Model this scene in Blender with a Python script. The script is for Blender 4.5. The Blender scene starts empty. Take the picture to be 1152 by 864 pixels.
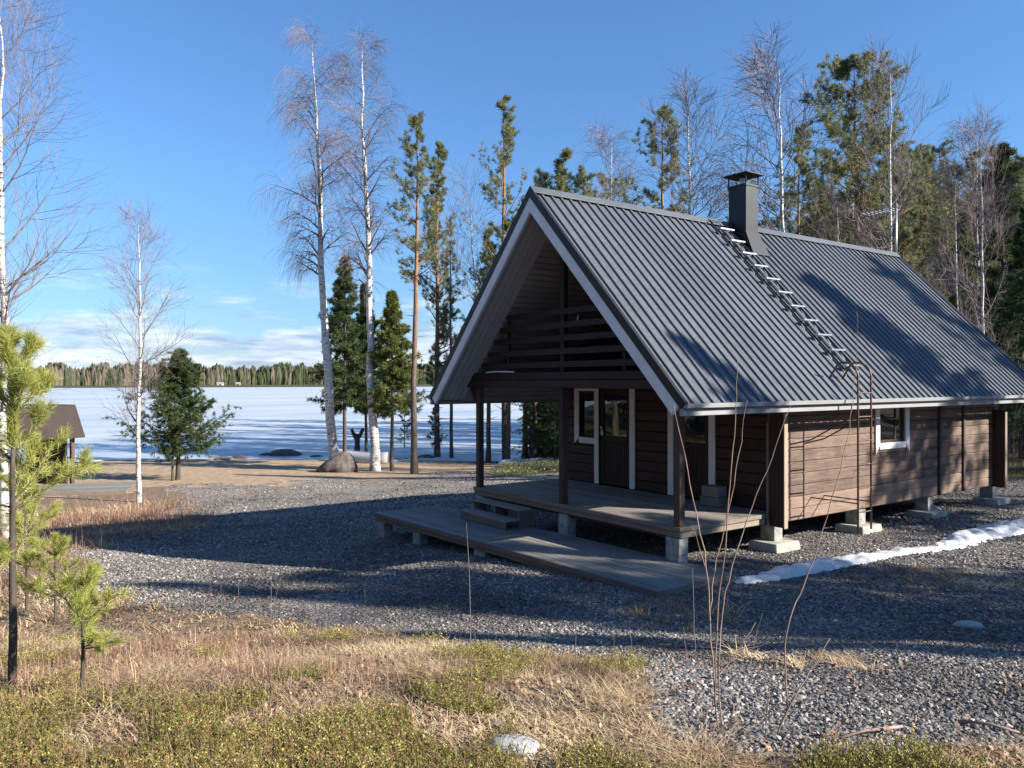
import bpy, bmesh, math, random
import numpy as np
from mathutils import Matrix, Vector
random.seed(7); RS = np.random.RandomState(11)
sc = bpy.context.scene
C = sc.collection
rad = math.radians

# ------------------------------------------------------------------ camera numbers (metres, z=0 is the porch floor)
CAM = np.array([7.4449, -8.2315, 2.05]); YAW, PITCH, ROLL, FPX = -0.949, -0.0029, -0.0015, 870.08
F0 = np.array([math.sin(YAW), math.cos(YAW), 0.]); R0 = np.array([math.cos(YAW), -math.sin(YAW), 0.]); U0 = np.array([0, 0, 1.])
FW = F0*math.cos(PITCH)+U0*math.sin(PITCH); UP = -F0*math.sin(PITCH)+U0*math.cos(PITCH)
RC = R0*math.cos(ROLL)+UP*math.sin(ROLL); UC = UP*math.cos(ROLL)-R0*math.sin(ROLL)
SUN = np.array([1., .70, .62]); SUN /= np.linalg.norm(SUN)

# ------------------------------------------------------------------ value noise and the lie of the land
_H = RS.rand(256, 256)
def vnoise(x, y, s=1.):
    x = np.asarray(x, float)/s; y = np.asarray(y, float)/s
    xi = np.floor(x).astype(int); yi = np.floor(y).astype(int); fx = x-xi; fy = y-yi
    fx = fx*fx*(3-2*fx); fy = fy*fy*(3-2*fy)
    g = lambda a, b: _H[a % 256, b % 256]
    return (g(xi, yi)*(1-fx)+g(xi+1, yi)*fx)*(1-fy)+(g(xi, yi+1)*(1-fx)+g(xi+1, yi+1)*fx)*fy-.5
def sstep(a, b, x):
    t = np.clip((x-a)/(b-a), 0, 1); return t*t*(3-2*t)
def height(x, y, fine=True):
    x = np.asarray(x, float); y = np.asarray(y, float)
    h = -.58+.062*np.minimum(x, 0)
    d = (x-CAM[0])*F0[0]+(y-CAM[1])*F0[1]
    lat = (x-CAM[0])*R0[0]+(y-CAM[1])*R0[1]
    sh = 44.5+vnoise(lat, 3, 6.)*2.5
    h = np.maximum(h, -2.36+.03*(sh-d))
    h = np.where(d > sh, -2.36-.16*(d-sh), h)
    h = np.maximum(h, -4.5)
    ld = sstep(1.5, 7, lat-.02*(d-40))
    h = np.where(d > 40, np.maximum(h, -1.6*ld-4.5*(1-ld)), h)
    h = h+.95*(1-sstep(3.0, 9.0, d))*(1-sstep(14, 40, -d))
    # low grassy mound on the left
    h = h+.35*np.exp(-(((x+9.5)/3.2)**2+((y+10.)/2.6)**2))
    # the ground rises again among the trees
    h = h+.9*sstep(16, 50, y)*sstep(3, 12, lat)+1.2*sstep(14, 40, x)
    # far bank of the lake
    far = sstep(560, 700, np.hypot(x+60, y))
    h = np.where(np.hypot(x, y) > 500, -4.5+far*(3.2), h)
    if fine:
        near = np.exp(-np.maximum(d-4, 0)/9)*(np.hypot(x-CAM[0], y-CAM[1]) < 60)
        h = h+vnoise(x, y, 2.3)*.10*near+vnoise(x+31, y+7, .7)*.06*near+vnoise(x+3, y+71, .3)*.035*near*(1-sstep(5, 9, d))+vnoise(x+3, y+17, 9.)*.15*sstep(3, 12, np.abs(y-4)+np.abs(x+3)*.5-6)
    return h
def H1(x, y): return float(height(x, y))
def ray(px, py):
    return FW+RC*((px-576)/FPX)-UC*((py-432)/FPX)
def at(px, py):
    "the ground point seen at a pixel"
    d = ray(px, py); t = np.concatenate([np.linspace(1.5, 60, 3000), np.linspace(60, 900, 3000)])
    P = CAM+d*t[:, None]; h = np.maximum(height(P[:, 0], P[:, 1]), -2.41); k = np.argmax(P[:, 2] < h)
    if P[k, 2] >= h[k]: k = len(t)-1
    return P[k]
def atD(px, D, py=None):
    "the point on the column px at forward distance D (z at pixel row py, or the ground)"
    P = CAM+ray(px, 432 if py is None else py)*D
    if py is None: P[2] = H1(P[0], P[1])
    return P
def topz(D, py): return float((CAM+ray(576, py)*D)[2])

# ------------------------------------------------------------------ materials
def N(nt, t, **k):
    n = nt.nodes.new(t)
    for a, v in k.items():
        if a.startswith('i_'): n.inputs[a[2:].replace('_', ' ')].default_value = v
        else: setattr(n, a, v)
    return n
def newmat(name):
    m = bpy.data.materials.new(name); m.use_nodes = True; nt = m.node_tree
    b = nt.nodes['Principled BSDF']; b.inputs['Roughness'].default_value = .8
    return m, nt, b
def ramp(nt, fac, stops, interp='LINEAR'):
    r = nt.nodes.new('ShaderNodeValToRGB'); r.color_ramp.interpolation = interp
    e = r.color_ramp.elements
    while len(e) > 1: e.remove(e[-1])
    e[0].position = stops[0][0]; e[0].color = (*stops[0][1], 1)
    for p, c in stops[1:]:
        x = e.new(p); x.color = (*c, 1)
    nt.links.new(fac, r.inputs[0]); return r.outputs[0]
def mixc(nt, f, a, b, mode='MIX'):
    m = nt.nodes.new('ShaderNodeMix'); m.data_type = 'RGBA'; m.blend_type = mode
    if isinstance(f, (int, float)): m.inputs[0].default_value = f
    else: nt.links.new(f, m.inputs[0])
    for s, v in ((6, a), (7, b)):
        if isinstance(v, (tuple, list)): m.inputs[s].default_value = (*v[:3], 1)
        else: nt.links.new(v, m.inputs[s])
    return m.outputs[2]
def math_(nt, op, a, b=None):
    m = nt.nodes.new('ShaderNodeMath'); m.operation = op
    for i, v in ((0, a), (1, b)):
        if v is None: continue
        if isinstance(v, (int, float)): m.inputs[i].default_value = v
        else: nt.links.new(v, m.inputs[i])
    return m.outputs[0]
def noise(nt, vec, scale, detail=4, rough=.55, dist=0):
    n = N(nt, 'ShaderNodeTexNoise'); n.inputs['Scale'].default_value = scale; n.inputs['Detail'].default_value = detail
    n.inputs['Roughness'].default_value = rough; n.inputs['Distortion'].default_value = dist
    if vec is not None: nt.links.new(vec, n.inputs['Vector'])
    return n.outputs['Fac']
def coord(nt, scale=(1, 1, 1), kind='Object'):
    t = N(nt, 'ShaderNodeTexCoord'); m = N(nt, 'ShaderNodeMapping'); m.inputs['Scale'].default_value = scale
    nt.links.new(t.outputs[kind], m.inputs[0]); return m.outputs[0]
def attr(nt, name):
    a = N(nt, 'ShaderNodeAttribute'); a.attribute_name = name; return a
def bump(nt, b, hgt, dist=.01, strength=1.):
    n = N(nt, 'ShaderNodeBump'); n.inputs['Distance'].default_value = dist; n.inputs['Strength'].default_value = strength
    nt.links.new(hgt, n.inputs['Height']); nt.links.new(n.outputs[0], b.inputs['Normal'])

def wood(name, dark, light, grain='x', rough=.75, knots=False, wear=.0, wearc=(.35, .3, .26)):
    m, nt, b = newmat(name)
    sc_ = {'x': (1.2, 16, 16), 'y': (16, 1.2, 16), 'z': (16, 16, 1.2)}[grain]
    v = coord(nt, sc_); r = attr(nt, 'rnd').outputs['Fac']
    off = N(nt, 'ShaderNodeVectorMath'); off.operation = 'ADD'; nt.links.new(v, off.inputs[0])
    cx = N(nt, 'ShaderNodeCombineXYZ'); rr = math_(nt, 'MULTIPLY', r, 37.)
    for i in range(3): nt.links.new(rr, cx.inputs[i])
    nt.links.new(cx.outputs[0], off.inputs[1])
    g = noise(nt, off.outputs[0], 1.6, 6, .65, .6); blot = noise(nt, coord(nt), 2.2, 4)
    f = math_(nt, 'ADD', math_(nt, 'MULTIPLY', g, .75), math_(nt, 'ADD', math_(nt, 'MULTIPLY', r, .30), math_(nt, 'MULTIPLY', blot, .45)))
    f = math_(nt, 'SUBTRACT', f, .28)
    c = ramp(nt, f, [(.2, dark), (.8, light)])
    if wear:
        w = ramp(nt, noise(nt, off.outputs[0], 3.1, 5, .7, 1.), [(.55, (0, 0, 0)), (.75, (1, 1, 1))])
        c = mixc(nt, math_(nt, 'MULTIPLY', w, wear), c, wearc)
    if knots:
        kv = N(nt, 'ShaderNodeTexVoronoi'); kv.inputs['Scale'].default_value = 1.
        nt.links.new(coord(nt, {'x': (1.1, 5, 5), 'y': (5, 1.1, 5), 'z': (5, 5, 1.1)}[grain]), kv.inputs['Vector'])
        k = ramp(nt, kv.outputs['Distance'], [(.05, (1, 1, 1)), (.11, (0, 0, 0))])
        c = mixc(nt, math_(nt, 'MULTIPLY', k, .6), c, tuple(x*.5 for x in dark))
    nt.links.new(c, b.inputs['Base Color']); b.inputs['Roughness'].default_value = rough
    bump(nt, b, g, .003, .7)
    return m
def plain(name, col, rough=.6, metal=0, var=.12, scale=6, bumpd=0):
    m, nt, b = newmat(name)
    n = noise(nt, coord(nt), scale, 5, .6)
    c = ramp(nt, n, [(.3, tuple(x*(1-var) for x in col)), (.7, tuple(min(1, x*(1+var)) for x in col))])
    nt.links.new(c, b.inputs['Base Color']); b.inputs['Roughness'].default_value = rough; b.inputs['Metallic'].default_value = metal
    if bumpd: bump(nt, b, noise(nt, coord(nt), scale*8, 5, .7), bumpd)
    return m
def foliage(name, cols, trans=.25, rough=.6):
    m, nt, b = newmat(name)
    r = attr(nt, 'rnd').outputs['Fac']
    c = ramp(nt, r, [(i/(len(cols)-1), q) for i, q in enumerate(cols)])
    c = mixc(nt, .5, c, mixc(nt, noise(nt, coord(nt), .9, 2), (.35, .35, .35), (1.5, 1.5, 1.5)), 'MULTIPLY')
    c2 = mixc(nt, 1., c, (1.25, 1.25, 1.25), 'MULTIPLY')
    nt.links.new(c2, b.inputs['Base Color']); b.inputs['Roughness'].default_value = rough
    b.inputs['Specular IOR Level'].default_value = .25
    if trans:
        t = N(nt, 'ShaderNodeBsdfTranslucent'); nt.links.new(c2, t.inputs[0]); mx = N(nt, 'ShaderNodeMixShader'); mx.inputs[0].default_value = trans
        nt.links.new(b.outputs[0], mx.inputs[1]); nt.links.new(t.outputs[0], mx.inputs[2])
        nt.links.new(mx.outputs[0], nt.nodes['Material Output'].inputs[0])
    return m
M = {}
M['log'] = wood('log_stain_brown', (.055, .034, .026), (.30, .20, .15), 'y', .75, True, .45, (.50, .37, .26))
M['log_front'] = wood('log_stain_dark', (.018, .0065, .004), (.060, .022, .014), 'x', .65, True)  # shade of the front wall is put into this darker log colour
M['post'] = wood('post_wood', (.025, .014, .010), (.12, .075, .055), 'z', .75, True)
M['beam'] = wood('beam_wood', (.012, .006, .0045), (.038, .020, .015), 'x', .7, True)  # beam and posts coloured darker for the porch shade
M['deck'] = wood('porch_board_grey', (.12, .105, .09), (.34, .30, .26), 'x', .8, True, .35, (.36, .32, .27))
M['terrace'] = wood('terrace_board_grey', (.12, .115, .105), (.30, .28, .25), 'x', .8, True, .4, (.38, .34, .28))
M['fascia'] = wood('fascia_wood', (.10, .075, .06), (.26, .20, .16), 'x', .75, True, .3, (.32, .27, .22))
M['fasciay'] = wood('weathered_edge_board', (.14, .11, .085), (.34, .28, .22), 'y', .8, True, .3, (.4, .36, .3))
M['soffit'] = wood('soffit_board_greige', (.32, .295, .29), (.48, .45, .44), 'y', .6)
M['soffitx'] = wood('soffit_board_rake', (.42, .40, .41), (.60, .575, .58), 'x', .6)
M['white'] = plain('white_paint', (.80, .80, .80), .45, var=.07, scale=3)
M['greywhite'] = plain('pale_grey_paint', (.50, .49, .49), .45, var=.08, scale=3)
M['endboard'] = wood('end_board_pale', (.22, .16, .12), (.38, .30, .23), 'z', .7, True)
M['block'] = plain('concrete_block', (.30, .30, .285), .9, var=.45, scale=9, bumpd=.004)
M['slab'] = plain('cast_footing_concrete', (.42, .39, .33), .9, var=.4, scale=6, bumpd=.004)
M['black'] = plain('black_metal', (.008, .0085, .010), .5, 0.)
M['chim'] = plain('chimney_sheet', (.05, .052, .055), .48, 1., .06, 3)
M['steel'] = plain('galvanised_steel', (.48, .50, .52), .35, .8, .15, 12)
M['rust'] = plain('brown_painted_steel', (.12, .070, .052), .45, .5, .4, 14)
M['gutter'] = plain('gutter_grey', (.30, .30, .31), .5, var=.08, scale=3)
M['dark'] = plain('unlit_interior', (.012, .011, .010), .9)
def roof_mat():
    m, nt, b = newmat('anthracite_roof_sheet')
    n = noise(nt, coord(nt, (1, 1, 1)), .8, 5, .6); n2 = noise(nt, coord(nt, (6, 1.5, 6)), 3., 6, .7)
    f = math_(nt, 'ADD', math_(nt, 'MULTIPLY', n, .6), math_(nt, 'MULTIPLY', n2, .4))
    sy = N(nt, 'ShaderNodeSeparateXYZ'); nt.links.new(coord(nt), sy.inputs[0]); fl_ = math_(nt, 'FLOOR', math_(nt, 'MULTIPLY', sy.outputs[1], .9)); wn = N(nt, 'ShaderNodeTexWhiteNoise'); wn.noise_dimensions = '1D'; nt.links.new(fl_, wn.inputs['W'])
    f = math_(nt, 'ADD', f, math_(nt, 'MULTIPLY', math_(nt, 'SUBTRACT', wn.outputs[0], .5), .22))
    nt.links.new(ramp(nt, f, [(.3, (.082, .090, .102)), (.7, (.128, .138, .152))]), b.inputs['Base Color'])
    nt.links.new(ramp(nt, n2, [(.3, (.42,)*3), (.7, (.60,)*3)]), b.inputs['Roughness']); b.inputs['Metallic'].default_value = .15
    return m
M['roof'] = roof_mat()
def glass_mat():
    m, nt, b = newmat('dark_window_glass')
    b.inputs['Base Color'].default_value = (.006, .007, .007, 1); b.inputs['Roughness'].default_value = .015; b.inputs['IOR'].default_value = 2.0
    bump(nt, b, noise(nt, coord(nt), 1.7, 1), .004, .35)
    return m
M['glass'] = glass_mat()
M['needle'] = foliage('pine_needles', [(.085, .105, .055), (.17, .19, .085), (.30, .29, .13)], .4)
M['needle_d'] = foliage('dark_spruce_needles', [(.022, .042, .016), (.055, .082, .030), (.11, .135, .050)], .22)
M['needle_y'] = foliage('yellowgreen_spruce_needles', [(.06, .085, .022), (.12, .145, .04), (.20, .20, .06)], .25)  # yellower green foliage for some of the spruces
M['sapling'] = foliage('young_pine_needles', [(.17, .21, .05), (.34, .37, .09), (.58, .54, .20)], .45)
def bark(name, kind):
    m, nt, b = newmat(name)
    if kind == 'birch':
        mk = noise(nt, coord(nt, (3, 3, 14)), 1.5, 4, .6, .3)
        big = noise(nt, coord(nt, (2.2, 2.2, 1.6)), 1.2, 4, .7)
        c = ramp(nt, mk, [(.36, (.05, .042, .038)), (.46, (.62, .59, .55)), (.8, (.80, .78, .74))])
        z = N(nt, 'ShaderNodeSeparateXYZ'); nt.links.new(coord(nt), z.inputs[0])
        low = math_(nt, 'SUBTRACT', big, math_(nt, 'MULTIPLY', z.outputs[2], .06))
        lo = ramp(nt, low, [(.42, (0, 0, 0)), (.55, (1, 1, 1))])
        c = mixc(nt, math_(nt, 'MULTIPLY', lo, .75), c, (.07, .06, .052)); nt.links.new(c, b.inputs['Base Color']); b.inputs['Roughness'].default_value = .7
    elif kind == 'pine':
        mk = noise(nt, coord(nt, (9, 9, 2.2)), 2.0, 5, .7, .5)
        z = N(nt, 'ShaderNodeSeparateXYZ'); nt.links.new(coord(nt), z.inputs[0])
        up = math_(nt, 'ADD', math_(nt, 'MULTIPLY', z.outputs[2], .085), math_(nt, 'MULTIPLY', mk, .5))
        lo = ramp(nt, mk, [(.3, (.045, .034, .028)), (.7, (.15, .115, .09))]); hi = ramp(nt, mk, [(.3, (.18, .085, .04)), (.7, (.36, .20, .10))])
        f = ramp(nt, up, [(.55, (0, 0, 0)), (1., (1, 1, 1))])
        nt.links.new(mixc(nt, f, lo, hi), b.inputs['Base Color']); bump(nt, b, mk, .02)
    elif kind == 'spruce':
        mk = noise(nt, coord(nt, (7, 7, 3)), 2.0, 5, .7)
        nt.links.new(ramp(nt, mk, [(.3, (.035, .027, .022)), (.7, (.11, .085, .068))]), b.inputs['Base Color']); bump(nt, b, mk, .01)
    else:
        mk = noise(nt, coord(nt), 9., 3)
        c0 = {'twig': ((.12, .085, .085), (.28, .215, .205)), 'brown': ((.10, .05, .03), (.26, .14, .08)), 'pale': ((.16, .10, .08), (.36, .26, .21)), 'limb': ((.09, .08, .078), (.24, .21, .20))}[kind]
        nt.links.new(ramp(nt, mk, [(.3, c0[0]), (.7, c0[1])]), b.inputs['Base Color'])
    return m
for k in ('birch', 'pine', 'spruce', 'twig', 'brown', 'pale', 'limb'): M['bark_'+k] = bark('bark_'+k, k)

# ------------------------------------------------------------------ object helpers
def tag(o, label=None, cat=None, group=None, kind=None):
    if label: o['label'] = label
    if cat: o['category'] = cat
    if group: o['group'] = group
    if kind: o['kind'] = kind
    return o
def empty(name, loc=(0, 0, 0), rz=0.):
    o = bpy.data.objects.new(name, None); C.objects.link(o); o.location = tuple(float(v) for v in loc); o.rotation_euler = (0, 0, rz); o.empty_display_size = .3
    return o
def link(name, me, mat, parent=None, loc=None):
    o = bpy.data.objects.new(name, me); C.objects.link(o)
    if mat and len(me.materials) == 0:
        for x in (mat if isinstance(mat, (list, tuple)) else [mat]): me.materials.append(x)
    if parent: o.parent = parent
    if loc is not None: o.location = tuple(float(v) for v in loc)
    return o
def npmesh(name, V, Fs, rnd=None, smooth=False, mi=None):
    "V (n,3); Fs int array (m,k)"
    me = bpy.data.meshes.new(name); V = np.asarray(V, np.float32); Fs = [np.asarray(f, np.int32) for f in (Fs if isinstance(Fs, list) else [Fs])]
    Fs = [f for f in Fs if len(f)]
    me.vertices.add(len(V)); me.vertices.foreach_set('co', V.ravel())
    loops = np.concatenate([f.ravel() for f in Fs]); sizes = np.concatenate([np.full(len(f), f.shape[1]) for f in Fs])
    me.loops.add(len(loops)); me.loops.foreach_set('vertex_index', loops)
    me.polygons.add(len(sizes)); st = np.concatenate([[0], np.cumsum(sizes)[:-1]]).astype(np.int32)
    me.polygons.foreach_set('loop_start', st)
    if mi is not None: me.polygons.foreach_set('material_index', np.asarray(mi, np.int32))
    me.polygons.foreach_set('use_smooth', np.full(len(sizes), smooth))
    if rnd is not None:
        a = me.attributes.new('rnd', 'FLOAT', 'FACE'); a.data.foreach_set('value', np.asarray(rnd, np.float32))
    me.update(calc_edges=True); me.validate(); return me
class MB:
    def __init__(s): s.v = []; s.f = []; s.r = []
    def add(s, vs, fs, r=None):
        b = len(s.v); s.v += [tuple(map(float, v)) for v in vs]; s.f += [tuple(i+b for i in f) for f in fs]; r = random.random() if r is None else r
        s.r += [r]*len(fs); return s
    def box(s, x0, x1, y0, y1, z0, z1, r=None):
        return s.add([(x0, y0, z0), (x1, y0, z0), (x1, y1, z0), (x0, y1, z0), (x0, y0, z1), (x1, y0, z1), (x1, y1, z1), (x0, y1, z1)],
                     [(0, 3, 2, 1), (4, 5, 6, 7), (0, 1, 5, 4), (1, 2, 6, 5), (2, 3, 7, 6), (3, 0, 4, 7)], r)
    def prism(s, pts, axis, a, b, r=None):
        "pts in the plane across axis ('y': (x,z); 'x': (y,z); 'z': (x,y)), CCW or not; extruded a..b"
        mk = {'y': lambda p, t: (p[0], t, p[1]), 'x': lambda p, t: (t, p[0], p[1]), 'z': lambda p, t: (p[0], p[1], t)}[axis]
        n = len(pts); vs = [mk(p, a) for p in pts]+[mk(p, b) for p in pts]
        fs = [tuple(range(n))[::-1], tuple(range(n, 2*n))]+[(i, (i+1) % n, n+(i+1) % n, n+i) for i in range(n)]
        return s.add(vs, fs, r)
    def tube(s, pts, rads, n=8, r=None, cap=True):
        P = [Vector(p) for p in pts]; rads = rads if isinstance(rads, (list, tuple)) else [rads]*len(P); vs = []; fs = []
        u = None
        for i, p in enumerate(P):
            t = (P[min(i+1, len(P)-1)]-P[max(i-1, 0)]).normalized()
            if u is None: u = t.orthogonal().normalized()
            else: u = (u-t*u.dot(t)).normalized()
            w = t.cross(u)
            for k in range(n):
                a = 2*math.pi*k/n; vs.append(p+(u*math.cos(a)+w*math.sin(a))*rads[i])
        for i in range(len(P)-1):
            for k in range(n): fs.append((i*n+k, i*n+(k+1) % n, (i+1)*n+(k+1) % n, (i+1)*n+k))
        if cap: fs += [tuple(range(n))[::-1], tuple((len(P)-1)*n+k for k in range(n))]
        return s.add(vs, fs, r)
    def build(s, name, mat, parent=None, bevel=0, smooth=False, loc=None):
        me = bpy.data.meshes.new(name); me.from_pydata(s.v, [], s.f)
        a = me.attributes.new('rnd', 'FLOAT', 'FACE'); a.data.foreach_set('value', np.array(s.r, np.float32))
        bm = bmesh.new(); bm.from_mesh(me); bmesh.ops.recalc_face_normals(bm, faces=bm.faces); bm.to_mesh(me); bm.free()
        if smooth: me.polygons.foreach_set('use_smooth', [True]*len(me.polygons))
        o = link(name, me, mat, parent, loc)
        if bevel:
            b = o.modifiers.new('bevel', 'BEVEL'); b.width = bevel; b.segments = 1; b.limit_method = 'ANGLE'; b.angle_limit = rad(40)
        return o

# ------------------------------------------------------------------ THE CABIN
XR, ZR, XE, ZE = -2.65, 5.17, .62, 1.767      # ridge x, ridge z, right eave x, eave z
Y0, Y1 = -.61, 10.78
SL = (ZR-ZE)/(XE-XR); A = math.atan(SL); LS = math.hypot(ZR-ZE, XE-XR)
def rz(x): return ZR-SL*abs(x-XR)
cab = empty('log_cabin', (0, 0, 0))
tag(cab, 'dark brown log cabin with steep grey metal roof, open front porch and black chimney', 'cabin')
roof_e = None
def slope_pt(side, s, off):   # s along the slope from the ridge, off above the roof line
    return (XR+side*(s*math.cos(A)+off*math.sin(A)), ZR-s*math.sin(A)+off*math.cos(A))
def roof_slope(side):
    per = .2; ys = []; hs = []; y = Y0
    while y < Y1-.01:
        for dy, h in ((0, 0), (.128, 0), (.142, .03), (.182, .03), (.196, 0)):
            if y+dy <= Y1: ys.append(y+dy); hs.append(h)
        y += per
    ys.append(Y1); hs.append(0); V = []
    S = [0, LS*.33, LS*.66, LS+.03]
    for s in S:
        for y, h in zip(ys, hs):
            x, z = slope_pt(side, s, h+.004); V.append((x, y, z))
    n = len(ys); Fq = [(i*n+j, i*n+j+1, (i+1)*n+j+1, (i+1)*n+j) for i in range(len(S)-1) for j in range(n-1)]
    if side > 0: Fq = [f[::-1] for f in Fq]
    me = npmesh('roof_sheet', V, np.array(Fq), np.zeros(len(Fq)))
    return me
roof = link('roof', roof_slope(1), M['roof'], cab)
rl = link('roof', roof_slope(-1), M['roof'], cab)
# roof thickness (structure between sheet and soffit)
for side in (1, -1):
    b = MB()
    q = [(XR, ZR-.012), slope_pt(side, LS-.02, -.008), slope_pt(side, LS-.02, -.15), (XR, ZR-.22)]
    b.prism(q, 'y', Y0+.03, Y1-.03); b.build('roof_deck', M['dark'], roof if side > 0 else rl)
# ridge cap
b = MB(); w = .11
b.prism([slope_pt(-1, w, .055), (XR, ZR+.085), slope_pt(1, w, .055), slope_pt(1, w, .040), (XR, ZR+.065), slope_pt(-1, w, .040)], 'y', Y0-.02, Y1+.02)
b.build('ridge_cap', M['roof'], roof, .004)
# barge boards: black verge trim outside, white boards below, front and back
def rake(side, o0, o1, y0, y1, name, mat, par, L=LS):
    c = math.cos(A); b = MB()
    b.prism([(XR, ZR-o0/c), slope_pt(side, L, -o0), slope_pt(side, L, -o1), (XR, ZR-o1/c)], 'y', y0, y1)
    return b.build(name, mat, par, .004)
for y0, y1 in ((Y0-.035, Y0+.03), (Y1-.03, Y1+.035)):
    for side in (1, -1):
        par = roof if side > 0 else rl
        rake(side, -.045, .075, y0, y1, 'verge_trim', M['black'], par, LS+.03)
        rake(side, .077, .24, y0+.006, y1-.006, 'barge_board', M['white'], par, LS-.02)
# eave boards
for side in (1, -1):
    par = roof if side > 0 else rl
    b = MB(); xe = XR+side*(XE-XR)
    b.prism([(xe-side*.05, ZE-.165), (xe+side*.012, ZE-.165), (xe+side*.012, ZE-.065), (xe-side*.05, ZE-.065)], 'y', Y0-.03, Y1+.03)
    b.build('eave_board', M['gutter'], par, .004)
    b = MB(); b.prism([(xe+side*.0, ZE-.062), (xe+side*.085, ZE-.062), (xe+side*.095, ZE+.0), (xe+side*.04, ZE-.02)], 'y', Y0-.03, Y1+.03)
    b.build('gutter', M['gutter'], par, .003)
# soffits
for side in (1, -1):
    par = roof if side > 0 else rl
    b = MB(); y = Y0+.03
    while y < -.02:
        b.prism([(XR, ZR-.235), slope_pt(side, LS-.06, -.158), slope_pt(side, LS-.06, -.178), (XR, ZR-.262)], 'y', y, y+.108); y += .122
    b.build('rake_soffit', M['soffitx'], par, .003)
    b = MB(); s = .1
    while s < LS-.1:
        q = [slope_pt(side, s, -.158), slope_pt(side, s+.112, -.158), slope_pt(side, s+.112, -.178), slope_pt(side, s, -.178)]
        b.prism(q, 'y', 0, 10.6); s += .128
    b.build('eave_soffit', M['soffit'], par, .003)
# log walls
LOGH = .186; ZB = -.17
def clip_row(z0, z1, a0, a1, holes):
    seg = [(a0, a1)]
    for (h0, h1, hz0, hz1) in holes:
        if z0 < hz1-.05 and z1 > hz0+.05:
            n = []
            for s, e in seg:
                if h0 > s and h0 < e: n.append((s, h0))
                if h1 < e and h1 > s: n.append((h1, e))
                if h1 <= s or h0 >= e: n.append((s, e))
            seg = n
    return seg
def logprof(c0, c1, z0, z1):      # v-grooved square log profile
    g = .014
    return [(c0, z0+g), (c0+g, z0+.001), (c1-g, z0+.001), (c1, z0+g), (c1, z1-g), (c1-g, z1-.001), (c0+g, z1-.001), (c0, z1-g)]
WX0, WX1 = -5.30, .05             # outer planes of the side walls
GY = 2.15; BY = 9.70              # outer planes of the front wall and of the back wall
wr = MB(); z = ZB
win_side = (5.10, 5.99, .94, 1.72)
while z < 2.0:
    z1 = z+LOGH
    for s, e in clip_row(z, z1, 1.95, BY+.45, [win_side]): wr.prism(logprof(WX1-.14, WX1, z, z1), 'y', max(s, 2.10), min(e, BY))
    z = z1
wside = wr.build('side_wall', M['log'], cab)
wl = MB(); z = ZB
while z < 2.0:
    wl.prism(logprof(WX0, WX0+.14, z, z+LOGH), 'y', 2.30, BY+.02); z += LOGH
wl.build('side_wall', M['log'], cab)
front_holes = [(-4.68, -4.14, .92, 1.85), (-4.10, -3.20, -.05, 2.0), (-2.09, -1.29, -.05, 2.0)]
def gable_wall(yf, sgn, name, holes, mat):
    b = MB(); z = ZB
    while z < 4.6:
        z1 = z+LOGH
        lim = min(-.02+WX1, XR+(ZR-.3-z1)/SL*1.0) if z < 2.0 else (ZR-.32-z1)/SL+XR
        a1 = lim if z >= 1.75 else WX1-.145
        a1 = min(a1, XR+(ZR-.30-z1)/SL)
        a0 = 2*XR-a1
        if z < 1.75: a0 = max(a0, -5.10)
        if a1-a0 < .2: break
        hz = holes+([(-3.55, -1.7, 2.2, 4.05)] if holes else [])
        for s, e in clip_row(z, z1, a0, a1, hz):
            pr = logprof(yf, yf+.14*sgn, z, z1) if sgn > 0 else logprof(yf-.14, yf, z, z1)
            b.prism(pr, 'x', s, e)
        z = z1
    return b.build(name, mat, cab)
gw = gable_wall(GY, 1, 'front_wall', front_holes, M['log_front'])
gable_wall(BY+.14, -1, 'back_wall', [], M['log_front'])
# boxed log ends at the corners: dark face colour holds the shade, pale cover board on the sunlit outer side
for y_, zt in ((1.985, 1.66), (BY-.10, 1.42)):
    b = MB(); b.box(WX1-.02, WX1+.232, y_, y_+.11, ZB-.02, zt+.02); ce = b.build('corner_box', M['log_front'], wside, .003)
    b = MB(); b.box(WX1+.234, WX1+.252, y_-.006, y_+.085, ZB-.03, zt); b.build('cover_board', M['endboard'], ce, .003)
b = MB(); b.box(WX1-.055, WX1-.03, 1.955, 1.98, ZB, 1.42); b.build('lit_edge_strip', M['endboard'], wside, .002)  # pale strip draws the thin sunlit edge of the corner
# clamp battens on the side wall
for y in (7.28, 8.27):
    b = MB(); b.box(WX1+.002, WX1+.04, y-.035, y+.035, ZB, 1.7); b.build('wall_batten', M['post'], wside, .004)
# doors, windows with white trims
def fwin(x0, x1, z0, z1, par, name='window', yf=GY+.03):
    b = MB(); w = .05
    b.box(x0, x0+w, yf, yf+.08, z0, z1); b.box(x1-w, x1, yf, yf+.08, z0, z1); b.box(x0+w, x1-w, yf, yf+.08, z0, z0+w); b.box(x0+w, x1-w, yf, yf+.08, z1-w, z1)
    f = b.build(name, M['beam'], par, .003)
    b = MB(); b.box(x0+w, x1-w, yf+.03, yf+.045, z0+w, z1-w); b.build('pane', M['glass'], f); return f
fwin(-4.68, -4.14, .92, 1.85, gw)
def trim(par, boxes, pts=None):
    b = MB()
    for q in boxes: b.box(*q)
    if pts:
        for p, a0, a1, ax in pts: b.prism(p, ax, a0, a1)
    return b.build('trim', M['white'], par, .003)
yt0, yt1 = GY-.028, GY-.001
trim(gw, [(-4.66, -4.19, yt0, yt1, .80, .92)], [([(-4.80, .78), (-4.80, 1.93), (-4.662, 1.93), (-4.662, .93), (-4.70, .86)], yt0, yt1, 'y')])
trim(gw, [(-4.185, -4.065, yt0, yt1, .02, 1.93)]); trim(gw, [(-3.19, -3.05, yt0, yt1, .02, 1.93)])
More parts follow.
